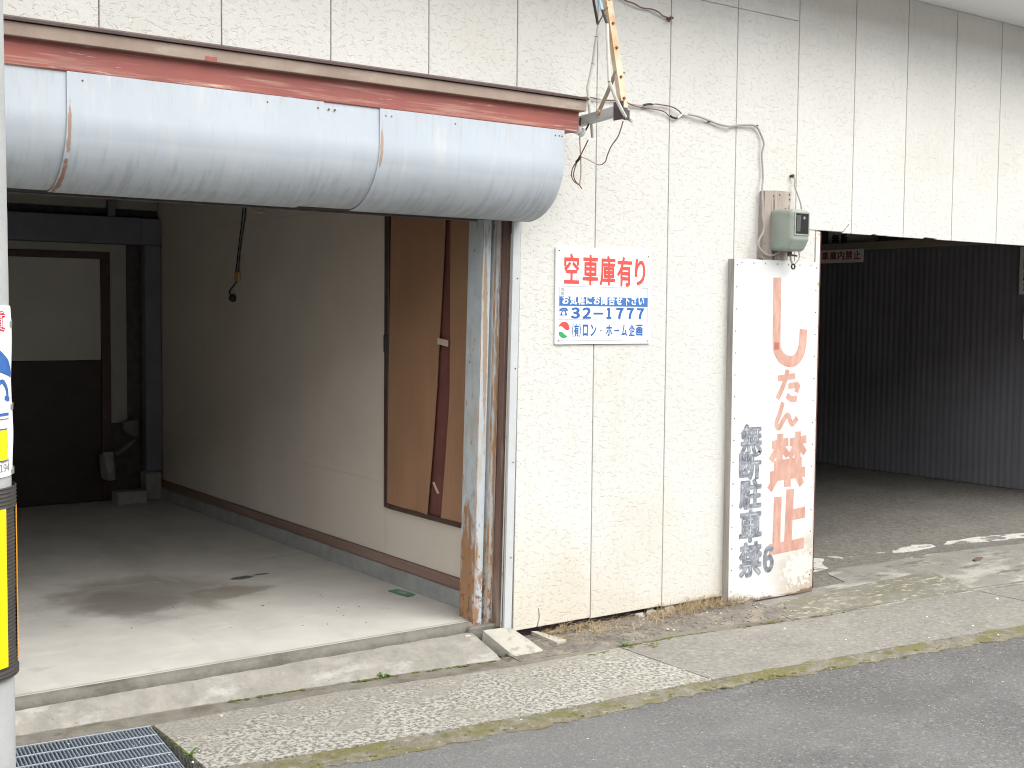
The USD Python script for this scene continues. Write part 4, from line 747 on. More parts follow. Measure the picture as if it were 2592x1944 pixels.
row = [('(', .150, .164), ('有', .168, .218), (')', .222, .236), ('ロ', .258, .308), ('ン', .338, .395), ('・', .438, .452), ('ホ', .500, .560), ('ー', .585, .638), ('ム', .662, .720), ('企', .742, .806), ('画', .822, .890)]
for c, u0, u1 in row:
    v0, v1 = {'・': (.848, .868), 'ー': (.850, .866), '(': (.785, .925), ')': (.785, .925), '有': (.79, .92)}.get(c, (.795, .918))
    sprint(glyph(c, .0 if c in '()' else .026, (su(u0+.02), sv(v1), su(u1+.02), sv(v0))), BLUE_PRINT, 'company_character')
for u, v in ((.03, .04), (.962, .062), (.03, .965), (.97, .972)):
    obj('screw', cyl((su(u), -.008, sv(v)), (su(u), -.0125, sv(v)), .003, 8), RUSTNAIL, V)

# the tall hand painted board
T = thing('tall_warning_board', 'tall white sheet metal board with hand painted red and black characters beside the right bay', 'sign board')
TY = -.045
tb = rough_poly(np.array([(3.149, -.036), (3.786, -.043), (3.778, .9), (3.774, 1.731), (3.147, 1.731), (3.147, .9)]), .003, .05, 3)
obj('sheet', front(tb, TY+.003, .003), BOARD, T)
obj('wood_frame', [front(sbox(3.148, -.033, 3.188, 1.729), -.001, .0405), front(sbox(3.738, -.040, 3.775, 1.729), -.001, .0405), front(sbox(3.19, 1.69, 3.737, 1.728), -.001, .040), front(sbox(3.19, -.036, 3.737, .0), -.001, .040)], BOARD_WOOD, T)
def tpaint(g, m, name, dy=.0003): return obj(name, front(g, TY+.001, .001+dy), m, T)
shi = np.array([(3.461, 1.642), (3.464, 1.45), (3.466, 1.306), (3.478, 1.258), (3.518, 1.219), (3.578, 1.204), (3.628, 1.221), (3.663, 1.275), (3.672, 1.374)])
p = curve(np.vstack([shi]), 6); hook = LineString(p).buffer(.030, cap_style=2, join_style=1)
tpaint(hook, BRUSH_RED, 'red_character')
tpaint(sbox(3.449, 1.268, 3.487, 1.306), PATCH_RED, 'dark_patch', .0006)
def strokes(lines, w): return union_all([LineString(curve(l, 5)).buffer(w/2, cap_style=2, join_style=2) for l in lines])
def boxmap(b): return lambda pts: [(b[0]+(b[2]-b[0])*u, b[3]-(b[3]-b[1])*v) for u, v in pts]
q = boxmap((3.467, .994, 3.639, 1.161))
tpaint(strokes([q([(.08, .26), (.86, .20)]), q([(.52, .0), (.36, .45), (.08, .90)]), q([(.56, .52), (.98, .50), (.92, .72)]), q([(.50, .80), (.70, .92), (.96, .92)])], .032), BRUSH_RED, 'red_character')
q = boxmap((3.464, .854, 3.643, .992))
tpaint(strokes([q([(.34, .0), (.22, .42), (.08, .80), (.20, .96), (.45, .58), (.58, .52), (.66, .72), (.78, .85), (.98, .62)])], .030), BRUSH_RED, 'red_character')
q = boxmap((3.430, .519, 3.716, .832))
S_ = strokes
kin = union_all([S_([q([(.06, .20), (.50, .16)]), q([(.54, .18), (1.0, .14)]), q([(.02, .95), (.20, .74)]), q([(.78, .76), (.90, .92)])], .044), S_([q([(.28, .02), (.27, .48)]), q([(.76, .0), (.76, .45)])], .048),
    S_([q([(.26, .22), (.04, .46)]), q([(.30, .22), (.50, .40)]), q([(.74, .20), (.54, .44)]), q([(.78, .20), (.97, .38)])], .040), S_([q([(.13, .555), (.88, .525)]), q([(.03, .73), (.98, .70)])], .056), S_([q([(.50, .70), (.50, .93)])], .052)])
tpaint(kin, BRUSH_RED, 'red_character')
q = boxmap((3.441, .193, 3.719, .527))
shi2 = S_([q([(.22, .10), (.20, .90)]), q([(.56, .0), (.52, .90)]), q([(.56, .42), (1.0, .40)]), q([(.0, .93), (.98, .90)])], .060)
tpaint(shi2, BRUSH_RED, 'red_character')
blk = [('無', (3.213, .735, 3.375, .889)), ('断', (3.205, .598, 3.372, .747)), ('駐', (3.212, .445, 3.378, .603)), ('車', (3.215, .270, 3.385, .446)), ('禁', (3.219, .089, 3.392, .276)), ('6', (3.398, .098, 3.480, .242))]
for c, b in blk:
    tpaint(glyph(c, .048, b), BRUSH_DARK, 'black_character', .0003 if c != '6' else .0009)
    if c != '6':
        q0 = glyph(c, -.016).buffer(0); a = glyph(c, .048).bounds; sx, sy = (b[2]-b[0])/(a[2]-a[0]), (b[3]-b[1])/(a[3]-a[1])
        q1 = affinity.affine_transform(q0, [sx, 0, 0, sy, b[0]-a[0]*sx, b[1]-a[1]*sy])
        if polys(q1): tpaint(q1, BRUSH_FADE, 'faded_streak', .0007)
smears = []
for k, (x, z, rx, rz) in enumerate(((3.405, .80, .035, .06), (3.42, .37, .042, .07), (3.41, .345, .05, .03), (3.415, .66, .03, .04), (3.405, .55, .03, .03), (3.25, 1.40, .025, .05))):
    smears.append(rough_poly(np.array([(x+rx*math.cos(a), z+rz*math.sin(a)) for a in np.linspace(0, 6.28, 14)[:-1]]), .02, .01, 60+k))
for g in polys(union_all(smears).difference(union_all([glyph(c, .045, b).buffer(.001) for c, b in blk]+[shi2.buffer(.001), kin.buffer(.001)]))):
    if g.area > 2e-5: tpaint(g, SMEAR, 'smear', .0002)
pts = [(3.165, z) for z in np.linspace(.03, 1.70, 16)]+[(3.762, z) for z in np.linspace(.05, 1.70, 15)]+[(x, 1.712) for x in np.linspace(3.2, 3.72, 7)]
for x, z in pts:
    obj('nail', cyl((x+RNG.uniform(-.003, .003), TY+.001, z), (x, TY-.0015, z), .0036, 7), RUSTNAIL, T)

# meter, its plank, cables
PL = thing('meter_plank', 'weathered wooden plank fixed to the stucco wall behind the electricity meter', 'plank')
obj('plank', front(rough_poly(np.array([(3.357, 1.738), (3.372, 1.728), (3.55, 1.735), (3.565, 2.092), (3.366, 2.086)]), .003, .02, 2), -.002, .034), PLANK, PL)
for x, z in ((3.43, 2.062), (3.475, 2.07), (3.55, 2.05), (3.55, 2.075), (3.52, 2.0)):
    obj('nail', cyl((x, -.035, z), (x, -.0385, z), .0045, 8), RUSTNAIL, PL)
MT = thing('electricity_meter', 'grey green rounded electricity meter with a small glass window', 'meter')
def rounded(x0, x1, y0, y1, z0, z1, r, chf):
    # front faces -y at y0; lower front edge slopes back by chf
    P = []
    for x in (x0+r, x1-r):
        for y, zlo, zhi in ((y0+r, z0+chf, z1-r), (y1-r*.2, z0+r, z1-r*.8), (y0+chf*.75, z0+r, z1-r)):
            for z in (zlo, zhi): P.append((x, y, z))
    s = trimesh.creation.icosphere(3, r)
    return trimesh.Trimesh(np.vstack([s.vertices+p for p in P])).convex_hull
body = rounded(3.412, 3.556, -.178, -.042, 1.777, 1.987, .024, .062)
obj('case', body, METER, MT, smooth=30)
wx0, wx1, wz0, wz1 = 3.440, 3.536, 1.862, 1.966
obj('window_frame', front(sbox(wx0-.007, wz0-.007, wx1+.007, wz1+.007).buffer(-.003).buffer(.003).difference(sbox(wx0, wz0, wx1, wz1)), -.170, .0115), METER, MT)
obj('window_back', front(sbox(wx0+.0004, wz0+.0004, wx1-.0004, wz1-.0004), -.172, .0065), METER_DARK, MT)
obj('dial', front(Polygon([(wx0+.008, wz0+.012), (wx0+.036, wz0+.012), (wx0+.042, wz1-.010), (wx0+.008, wz1-.010)]), -.1784, .0011), METER_DIAL, MT)
obj('dial', front(Point(wx1-.030, wz1-.022).buffer(.0075), -.1784, .0011), SIGN_WHITE, MT)
glass = usdkit.material(stage, '/World/Looks/clear_pane', {'t': ('transparent_bsdf', {'color': (.95, .96, .95)}), 'g': ('glossy_bsdf', {'roughness': .03, 'color': (1, 1, 1)}), 'f': ('fresnel', {'IOR': 1.45}), 'm': ('mix_closure', {})},
                        [('f.fac', 'm.fac'), ('t.BSDF', 'm.closure1'), ('g.BSDF', 'm.closure2')], surface='m.closure')
obj('glass', trimesh.Trimesh([(wx0+.0004, -.1806, wz0+.0004), (wx1-.0004, -.1806, wz0+.0004), (wx1-.0004, -.1806, wz1-.0004), (wx0+.0004, -.1806, wz1-.0004)], [[0, 1, 2], [0, 2, 3]], process=False), glass, MT)
obj('bottom_fitting', [cyl((3.50, -.09, 1.775), (3.50, -.09, 1.752), .012, 10), cyl((3.50, -.09, 1.760), (3.545, -.10, 1.755), .005, 8)], RUSTNAIL, MT)
obj('lead', tube([(3.505, -.09, 1.755), (3.512, -.09, 1.735), (3.522, -.09, 1.715)], .0055), WIRE_GREY, MT)
ring = trimesh.creation.torus(.0125, .0042, 20, 8); ring.apply_transform(trimesh.transformations.rotation_matrix(math.pi/2, [1, 0, 0])); ring.apply_translation((3.530, -.09, 1.700))
obj('seal_ring', ring, BLACK, MT, smooth=True)
obj('lead', tube([(3.565, -.09, 1.79), (3.575, -.09, 1.76), (3.568, -.09, 1.735), (3.54, -.09, 1.712)], .003), WIRE_GREY, MT)
def wl2(pts, y): return [(x, y+.004*math.sin(i*2.3), z) for i, (x, z) in enumerate(pts)]
C1 = thing('meter_supply_cable', 'grey cable running along the wall and down into the electricity meter', 'cable')
wD = [(2.797, 2.413), (2.827, 2.421), (2.9, 2.416), (2.984, 2.405), (3.049, 2.393), (3.119, 2.389), (3.168, 2.399), (3.267, 2.41), (3.312, 2.406), (3.347, 2.378), (3.368, 2.325), (3.359, 2.27), (3.37, 2.192), (3.366, 2.138), (3.358, 2.082)]
wE = [(3.352, 2.05), (3.35, 2.02), (3.348, 1.978), (3.344, 1.947), (3.351, 1.903), (3.34, 1.862), (3.318, 1.834), (3.314, 1.803), (3.327, 1.784), (3.357, 1.764), (3.397, 1.754), (3.442, 1.762)]
obj('cable', tube(wl2(wD[:-1], -.016)+[(3.357, -.025, 2.10)]+[(x, -.032-.004*min(i, 4), z) for i, (x, z) in enumerate(wE)]+[(3.47, -.07, 1.79)], .0052), WIRE_GREY, C1)
obj('clip', [cyl((3.318, -.001, 2.412), (3.318, -.022, 2.412), .004, 7), cyl((2.985, -.001, 2.40), (2.985, -.02, 2.40), .004, 7)], RUSTNAIL, C1)
C2 = thing('meter_side_wire', 'short grey wire from a dark nail down behind the electricity meter', 'wire')
obj('wire', tube([(3.596, -.012, 2.172), (3.609, -.02, 2.159), (3.601, -.024, 2.124), (3.618, -.035, 2.073), (3.633, -.045, 2.012), (3.640, -.045, 1.90), (3.62, -.06, 1.80), (3.58, -.085, 1.765)], .0042), WIRE_GREY, C2)
obj('nail', cyl((3.594, .0, 2.176), (3.594, -.022, 2.178), .008, 8), BLACK, C2)
C3 = thing('wall_wire_pair', 'thin brown twisted wires along the stucco wall left of the grey meter cable', 'wire')
wB = [(2.02, 2.415), (2.12, 2.42), (2.204, 2.425), (2.248, 2.43), (2.352, 2.438), (2.412, 2.442), (2.458, 2.434), (2.543, 2.430)]
wC = [(2.02, 2.42), (2.15, 2.428), (2.219, 2.435), (2.322, 2.433), (2.427, 2.441), (2.473, 2.427), (2.551, 2.423), (2.638, 2.422), (2.686, 2.416), (2.726, 2.399), (2.759, 2.393), (2.783, 2.402), (2.800, 2.415)]
wB2 = [(2.543, 2.433), (2.566, 2.438), (2.613, 2.446), (2.677, 2.448), (2.725, 2.446), (2.766, 2.433), (2.799, 2.416)]
obj('wire', tube(wl2(wB, -.015), .0026), WIRE_PINK, C3); obj('wire', tube(wl2(wC, -.012), .0028), WIRE_BROWN, C3); obj('wire', tube(wl2(wB2, -.016), .0034), WIRE_BROWN, C3)
for m in (tube([(2.548, -.016, 2.434), (2.575, -.016, 2.441), (2.605, -.016, 2.444)], .0055), tube([(2.722, -.014, 2.401), (2.745, -.014, 2.394), (2.764, -.014, 2.394)], .0055)): obj('taped_joint', m, BLACK, C3)
obj('bare_joint', [tube([(2.770, -.014, 2.397), (2.80, -.014, 2.416), (2.83, -.015, 2.42)], .0045), tube([(2.60, -.016, 2.445), (2.615, -.018, 2.452)], .005)], PORCELAIN, C3)
C4 = thing('upper_wall_wire', 'thin dark wire ending at a small clamp on the upper stucco wall', 'wire')
obj('wire', tube([(2.30, -.05, 3.05)]+wl2([(2.36, 2.935), (2.426, 2.905), (2.476, 2.896), (2.53, 2.886), (2.593, 2.888), (2.632, 2.879), (2.664, 2.869), (2.704, 2.862)], -.015), .0036), WIRE_BROWN, C4)
obj('clamp', [cyl((2.705, .0, 2.862), (2.705, -.03, 2.862), .007, 8), tube([(2.695, -.018, 2.845), (2.708, -.02, 2.862), (2.724, -.018, 2.866)], .006)], RUSTNAIL, C4)

# service bracket by the fascia
AX = 2.05
BR = thing('service_bracket', 'rusty cream angle strut on a grey arm, holding the service cables over the wall', 'bracket')
arm = lambda y: 2.306-(y+.43)*.055
obj('arm', trimesh.Trimesh([(x, y, arm(y)+dz) for y in (-.42, .012) for x in (AX-.020, AX+.020) for dz in (-.019, .019)]).convex_hull, ARM_GREY, BR)
a0, a1 = np.array([AX+.004, -.452, 2.335]), np.array([AX+.004, -.232, 3.244])
ax = (a1-a0)/np.linalg.norm(a1-a0); out = np.cross([1, 0, 0], ax)
def lbar(a, b, w1, w2, t):
    d = (b-a)/np.linalg.norm(b-a); n1 = np.array([1.0, 0, 0]); n2 = np.cross(d, n1); ms = []
    for (u0, u1, v0, v1) in ((-w1/2, w1/2, 0, t), (-w1/2, -w1/2+t, t+.0003, w2)):
        ms.append(trimesh.Trimesh([p+n1*u+n2*v for p in (a, b) for u in (u0, u1) for v in (v0, v1)]).convex_hull)
    return ms
obj('strut', lbar(a0-ax*.02, a1, .032, .024, .004), STRUT, BR)
n2 = np.cross(ax, [1.0, 0, 0])
for t in (.02, .115, .245, .355, .465, .575, .69):
    c = a0+ax*t; obj('bolt_hole', cyl(c-n2*.0006, c+n2*.002, .0062, 10) if n2[1] > 0 else cyl(c+n2*.0006, c-n2*.002, .0062, 10), RUSTNAIL, BR)
    obj('bolt_hole', cyl(c-n2*.0062, c+n2*.0005, .0058, 8), RUSTNAIL, BR)
obj('brace', tube([(AX-.014, -.31, arm(-.31)+.022), (AX-.012, -.36, 2.39), (AX-.008, -.408, 2.472)], .009, 6, smooth=False), BRACE, BR)
obj('brace_bolt', [cyl((AX-.03, -.315, arm(-.31)+.012), (AX-.002, -.315, arm(-.31)+.012), .011, 8), cyl((AX+.018, -.41, 2.475), (AX+.04, -.41, 2.475), .008, 8)], STRUT, BR)
obj('end_bracket', [bx(AX-.028, AX-.022, -.478, -.418, 2.262, 2.338), bx(AX-.0215, AX+.05, -.420, -.414, 2.272, 2.335), bx(AX-.0215, AX+.006, -.484, -.479, 2.258, 2.30)], DARKMETAL, BR)
def insul(a, b, r0, name='insulator', par=None):
    a, b = np.array(a), np.array(b); ms = [cyl(a, b, r0*.55, 12)]
    for t in np.linspace(.12, .88, 3):
        c = a+(b-a)*t; d = (b-a)/np.linalg.norm(b-a)*.0055; ms.append(cyl(c-d, c+d, r0, 14))
    return obj(name, ms, PORCELAIN, par, smooth=30)
insul((AX-.075, -.20, 2.258), (AX-.015, -.20, 2.235), .020, par=BR)
obj('insulator_hanger', [tube([(AX-.03, -.20, 2.30), (AX-.035, -.20, 2.27), (AX-.02, -.20, 2.24)], .005), tube([(AX+.004, -.22, 2.285), (AX-.004, -.215, 2.26), (AX-.015, -.205, 2.238)], .004)], BLACK, BR)
insul((AX-.005, -.47, 2.283), (AX+.03, -.475, 2.262), .013, par=BR)
def at_plane(y):  # real depth of the cables: about the arm's middle and the arm's tip
    return y
SC = thing('service_cables', 'ivory sleeved service cables hanging down beside the rusty strut', 'cable')
def conduit(pts, r): return tube(pts, r, 9, smooth=False)
Lp = {k: v for k, v in LPTS.items()}
obj('ivory_sleeve', conduit(Lp['left'][:2], .0046), CONDUIT, SC)
for a, b in zip(Lp['left'][1:-1], Lp['left'][2:]): obj('ivory_sleeve', conduit([a, b], .0072), CONDUIT, SC)
for a, b in zip(Lp['right'][:-1], Lp['right'][1:]): obj('ivory_sleeve', conduit([a, b], .0075), CONDUIT, SC)
obj('black_cable', tube(Lp['black_l'], .0062), BLACK, SC)
obj('blue_cable', tube(Lp['blue'], .0062), WIRE_BLUE, SC)
obj('black_cable', tube(Lp['black_r'], .0058), BLACK, SC)
obj('tie_wire', tube(Lp['cross'], .003), WIRE_BROWN, SC)
for nm in ('collar1', 'collar2', 'collar3'):
    a, b = np.array(Lp[nm][0]), np.array(Lp[nm][1]); obj('collar', conduit([a, a+(b-a)*.12], .0085), BRACE, SC)
LW = thing('loose_wires', 'loose brown and pink wires dangling below the service bracket', 'wire')
for k, m, r in (('loop_a', WIRE_BROWN, .0028), ('loop_b', WIRE_BROWN, .0026), ('pink', WIRE_PINK, .0034), ('sag', WIRE_BROWN, .0026), ('sag2', WIRE_PINK, .0024)):
    obj('wire', tube(Lp[k], r), m, LW)
obj('twist', tube(Lp['twist'], .006), BLACK, LW)

# signs inside the second bay
q0 = thing('small_bay_sign', 'dim white sign with two black characters above the beam in the right bay', 'sign')
obj('plate', side_x(Polygon([(-3.715, 2.145), (-3.13, 2.145), (-3.13, 2.29), (-3.715, 2.29)]), 8.335, .006), DULLSIGN, q0)
for c, y0, y1 in (('無', 3.67, 3.575), ('断', 3.555, 3.475)): obj('character', side_x(glyph(c, .03, (-y0, 2.158, -y1, 2.255)), 8.3285, .001), DULLBLACK, q0)
q1 = thing('red_bay_sign', 'dim white sign with red characters below the beam in the right bay', 'sign')
obj('plate', side_x(sbox(-3.712, 1.962, -3.172, 2.090).buffer(-.01).buffer(.01), 8.198, .006), DULLSIGN, q1)
for k, c in enumerate('車庫内禁止'): obj('character', side_x(glyph(c, .035, (-3.672+k*.096, 1.99, -3.672+k*.096+.084, 2.075)), 8.1915, .001), DULLRED, q1)
q2 = thing('tall_bay_notice', 'dim grey notice with a column of dark characters in the right bay', 'sign')
obj('plate', side_x(sbox(-1.625, 1.645, -1.36, 2.05), 8.335, .006), DULLGREEN, q2)
for k, c in enumerate('無断駐車'): obj('character', side_x(glyph(c, .04, (-1.59, 1.95-k*.095, -1.50, 2.03-k*.095)), 8.3285, .001), DULLBLACK, q2)
q3 = thing('lower_bay_notice', 'plain pale notice below the tall grey one in the right bay', 'sign')
obj('plate', side_x(Polygon([(-1.572, 1.26), (-1.30, 1.26), (-1.30, 1.50), (-1.572, 1.50)]), 8.335, .006), DULLSIGN, q3)

# utility pole with its plate and guard
PC = np.array([-.665, -.83]); PR = .15
UP = thing('utility_pole', 'grey concrete utility pole at the roadside in front of the left bay', 'utility pole', loc=(PC[0], PC[1], -.06))
m = tube([(0, 0, 0), (0, 0, 1.6), (0, 0, 6.5)], [PR, PR-.001, PR-.02], 48, smooth=False); obj('shaft', m, POLE, UP, smooth=30)
for k in range(3):
    z = (1.33, 1.20, 1.06)[k]+.06
    obj('step_bolt', cyl((0, -.14, 3.2+k*.45), (0, -.27, 3.2+k*.45), .009, 8), STRAP, UP)
EDGE = math.atan2(-.229, .973)       # bearing of the pole's right outline as seen from the road
def arcplate(a0, a1, z0, z1, r, t=.0015, corner=.0, wave=0.0):
    """plate wrapped on the pole between two arc distances (m) measured leftwards from the right outline"""
    g = sbox(a0, z0, a1, z1)
    if corner: g = g.buffer(-corner).buffer(corner)
    return wrap(g, r, t, wave)
def wrap(g, r, t, wave=0.0):
    out = []
    for p in polys(g):
        m = trimesh.creation.extrude_polygon(p.segmentize(.012), t, engine='earcut')
        for _ in range(1):
            m = m.subdivide_to_size(.03, max_iter=6) if len(m.faces) < 6000 else m
        v = m.vertices; ang = EDGE-v[:, 0]/PR; rr = r+v[:, 2]+wave*np.sin(v[:, 1]*24)*np.exp(-v[:, 0]*30)
        m.vertices = np.stack([PC[0]+rr*np.cos(ang), PC[1]+rr*np.sin(ang), v[:, 1]], 1); out.append(m)
    mm = trimesh.util.concatenate(out); mm.invert()
    return mm
AD = thing('pole_advert', 'white wraparound advert plate with blue, red and yellow print on the pole', 'sign')
obj('plate', arcplate(.010, .32, .990, 1.455, PR+.002, .002, .02, .0025), SIGN_WHITE, AD, smooth=40)
A = lambda px: PR*math.acos(max(-1, 1-(28-px)/137.0))   # arc distance of a point px/137 of a radius from the outline
def adprint(g, m, name, dr=.0046): obj(name, wrap(g, PR+dr, .0006, .0025), m, AD, smooth=40)
def mir(g, x0): return affinity.affine_transform(g, [-1, 0, 0, 1, x0, 0])
def adglyph(c, bold, a_l, a_r, z0, z1): 
    g = glyph(c, bold, (0, z0, a_l-a_r, z1)); return affinity.affine_transform(g, [-1, 0, 0, 1, a_l, 0])
adprint(adglyph('質', .075, .160, .068, 1.385, 1.440), CRIMSON, 'red_character')
adprint(adglyph('質', -.012, .157, .071, 1.388, 1.437), SIGN_WHITE, 'white_character', .0056)
sw = Polygon([(.20, 1.318), (.16, 1.345), (.10, 1.335), (.055, 1.305), (.030, 1.272), (.032, 1.262), (.07, 1.272), (.12, 1.285), (.20, 1.275)])
adprint(sw.buffer(.003), BLUE_PRINT, 'blue_swoosh')
adprint(strokes([[(.19, 1.232), (.15, 1.27), (.12, 1.255), (.11, 1.22)], [(.115, 1.275), (.112, 1.20)], [(.112, 1.235), (.085, 1.25), (.062, 1.225), (.060, 1.195)], [(.075, 1.205), (.048, 1.20)]], .012), BLUE_PRINT, 'blue_script')
adprint(strokes([[(.135, 1.318), (.13, 1.27)], [(.15, 1.298), (.115, 1.296)]], .006), SIGN_WHITE, 'white_mark', .0058)
adprint(sbox(.056, 1.156, .25, 1.164), BLUE_PRINT, 'blue_rule'); adprint(sbox(.056, 1.146, .25, 1.149), GREYADS, 'grey_rule')
adprint(sbox(.066, 1.032, .25, 1.122), BLUE_PRINT, 'yellow_frame'); adprint(sbox(.070, 1.036, .25, 1.118), YELLOW, 'yellow_panel', .0056)
for k, c in enumerate('194'): adprint(adglyph(c, .0, .102-k*.0165, .088-k*.0165, 1.005, 1.026), GREYADS, 'phone_digit')
for k, c in enumerate('ークヨ'): adprint(adglyph(c, .0, .094-k*.0135, .083-k*.0135, 1.0285, 1.0315 if c == 'ー' else 1.038), GREYADS, 'small_character')
for z in (1.41, 1.175, 1.0):
    obj('strap', arcplate(-.16, .012, z-.010, z+.010, PR+.001, .0012), STRAP, UP, smooth=40) if False else None
ST = thing('pole_straps', 'thin steel straps holding the advert plate round the pole', 'strap')
for z in (1.405, 1.178, 1.000):
    obj('strap', arcplate(-.10, .036, z-.008, z+.008, PR+.0062, .001), STRAP, ST, smooth=40)
GD = thing('pole_guard', 'black ribbed guard with yellow stripes wrapped low around the pole', 'pole guard')
RG = PR+.006
nzz = 150; zz = np.linspace(.435, .962, nzz); rr = RG+.0025*(np.sin(zz*2*math.pi/.0105) > 0)+.004*((zz > .90) | (zz < .455))
m = []; na = 56; Vv = []; Fc = []
for z, r in zip(zz, rr):
    a = np.arange(na)/na*2*math.pi; Vv.append(np.stack([PC[0]+r*np.cos(a), PC[1]+r*np.sin(a), np.full(na, z)], 1))
for i in range(nzz-1):
    for k in range(na):
        a, b = i*na+k, i*na+(k+1) % na; Fc += [[a, b, b+na], [a, b+na, a+na]]
obj('ribbed_sleeve', trimesh.Trimesh(np.vstack(Vv), Fc, process=False), GUARD, GD)
for a0_, a1_, mt in ((.088, .22, YELLOW), (-.055, .022, ORANGE), (-.25, -.13, YELLOW), (.30, .40, YELLOW)):
    obj('stripe', arcplate(a0_, a1_, .470, .905, RG+.0042, .0015, .003), mt, GD, smooth=40)

# grating over the gutter
GR = thing('gutter_grating', 'galvanised steel grating set in the gutter beside the pole', 'grating', loc=(.106, -.160, -.045), rotz=-5.4)
GL, GWd = .80, .505
def bar(x, y0, y1, w, h, z=0): return bx(x-w/2, x+w/2, y0, y1, z-h, z, .0006)
nb = 62
for k in range(nb):
    x = -.011-k*.0127; ms = [bx(x-.0019, x+.0019, -GWd+.004, -.004, -.030, -.004)]
    for y in np.arange(-GWd+.008, -.008, .0125): ms.append(bx(x-.0019, x+.0019, y, y+.0078, -.0038, -.0005))
    obj('bearing_bar', ms, GALV, GR)
for k in range(6): obj('cross_rod', bx(-GL, -.0, -.004-k*.0994-.0033, -.004-k*.0994+.0033, -.0045, .0012, .001), GALV, GR)
obj('end_bar', bx(-.0045, -.0005, -GWd, -.0, -.032, .0, .0006), GALV, GR)

# loose concrete pieces
w = trimesh.Trimesh([(1.672, .016, .034), (1.792, .004, .034), (1.808, -.020, .030), (1.862, -.176, -.036), (1.84, -.182, -.04), (1.708, -.186, -.040), (1.690, -.14, -.02), (1.668, .02, -.05), (1.81, .0, -.05), (1.865, -.18, -.06), (1.70, -.19, -.06)]).convex_hull
def roughen(m, amp, it=3, seed=0):
    for _ in range(it): m = m.subdivide()
    n = m.vertex_normals; m.vertices = m.vertices+n*((meshkit.fbm(m.vertices*30, 4, seed)-.5)*2*amp)[:, None]; return m
obj('kerb_wedge', roughen(w, .003, 3, 3), BLOCK, smooth=40, label='pale concrete wedge block sloping from the rusty jamb to the gutter', cat='concrete wedge')
w2 = trimesh.Trimesh([(1.938, .012, -.008), (1.968, .012, -.010), (2.022, -.138, -.026), (1.985, -.150, -.030), (1.968, -.142, -.028), (1.945, .012, -.05), (2.02, -.14, -.05), (1.97, -.145, -.05), (1.95, -.02, -.014)]).convex_hull
obj('concrete_fragment', roughen(w2, .003, 3, 4), BLOCK, smooth=40, label='small broken concrete fragment lying in the dirt beside the wedge block', cat='concrete fragment')
lm = [roughen(chunk((2.60+.06*k, .004, -.028+.006*(k % 2)), (.07, .04, .035), 40+k), .003, 2, k) for k in range(4)]
obj('mortar_lump', lm[0:1]+lm[1:], BLOCK, smooth=40, label='ridge of spilled pale mortar under the bottom edge of the stucco wall', cat='mortar')
obj('small_stone', roughen(chunk((1.600, .035, .012), (.035, .03, .022), 77), .001, 1, 2), BLOCK, label='small tan stone at the garage sill next to the rusty jamb', cat='stone')
obj('dry_leaf', flat(Polygon([(5.26, -.06), (5.33, -.05), (5.40, -.02), (5.35, -.005), (5.28, -.03)]), -.044, .006), LEAFDRY, label='dark dry leaf on the patched concrete before the right bay', cat='leaf')

# straw, pebbles, moss, weeds
def ribbon(pts, w):
    p = curve(pts, 4); t = np.gradient(p, axis=0); s = np.cross(t, [0, 0, 1.0]); s /= np.maximum(np.linalg.norm(s, axis=1, keepdims=True), 1e-6)
    ww = w*np.linspace(1, .35, len(p))[:, None]; V = np.vstack([p-s*ww, p+s*ww]); n = len(p); Fc = []
    for i in range(n-1): Fc += [[i, i+1, n+i+1], [i, n+i+1, n+i]]
    return trimesh.Trimesh(V, Fc, process=False)
def dz(x, y): 
    t = np.clip((y-GB(x)-.05)/(.03-GB(x)-.05), 0, 1); return -.046+.020*t+.006
R2 = np.random.default_rng(5); straws = []
for k in range(1150):
    c = R2.random()
    if c < .45: x, y = 2.98+R2.normal(0, .13), -.03+R2.normal(0, .045)
    elif c < .60: x, y = R2.uniform(2.6, 3.25), R2.uniform(-.10, 0)
    elif c < .86: x, y = R2.uniform(1.95, 2.75), R2.uniform(-.18, .0)
    else: x, y = R2.uniform(2.0, 2.3), R2.uniform(-.03, .0)
    x = min(max(x, 1.90), 3.42); y = min(y, -.010-.05*(x > 3.13))
    if y < GB(x)+.03: continue
    a = R2.uniform(0, 6.28); L = R2.uniform(.04, .13); z = float(dz(x, y))+R2.uniform(0, .006)
    up = abs(R2.normal(0, .014)) if c > .45 else abs(R2.normal(0, .022))
    dx, dy = L*math.cos(a), L*math.sin(a)*.55
    e = lambda yy, xx: min(yy, -.008 if xx < 3.13 else -.06)
    straws.append(ribbon([(x, y, z), (x+.4*dx, e(y+.4*dy, x+.4*dx), z+up+.002), (x+.8*dx, e(y+.8*dy+.01*R2.normal(), x+.8*dx), z+up*.9), (x+dx, e(y+dy, x+dx), z+up*.35)], R2.uniform(.0007, .0015)))
tag(obj('dry_grass', straws, STRAW), 'dry straw coloured grass matted along the foot of the stucco wall', 'dry grass', kind='stuff')
def pebble(c, s, seed):
    r = np.random.default_rng(seed); m = trimesh.creation.icosphere(1, 1.0); m.vertices = m.vertices*(1+r.uniform(-.22, .22, (len(m.vertices), 1)))*np.array([s*r.uniform(.8, 1.4), s*r.uniform(.7, 1.1), s*r.uniform(.45, .7)])
    m.apply_transform(trimesh.transformations.rotation_matrix(r.uniform(0, 6.28), [0, 0, 1])); m.apply_translation(c); return m
peb, chips = [], []
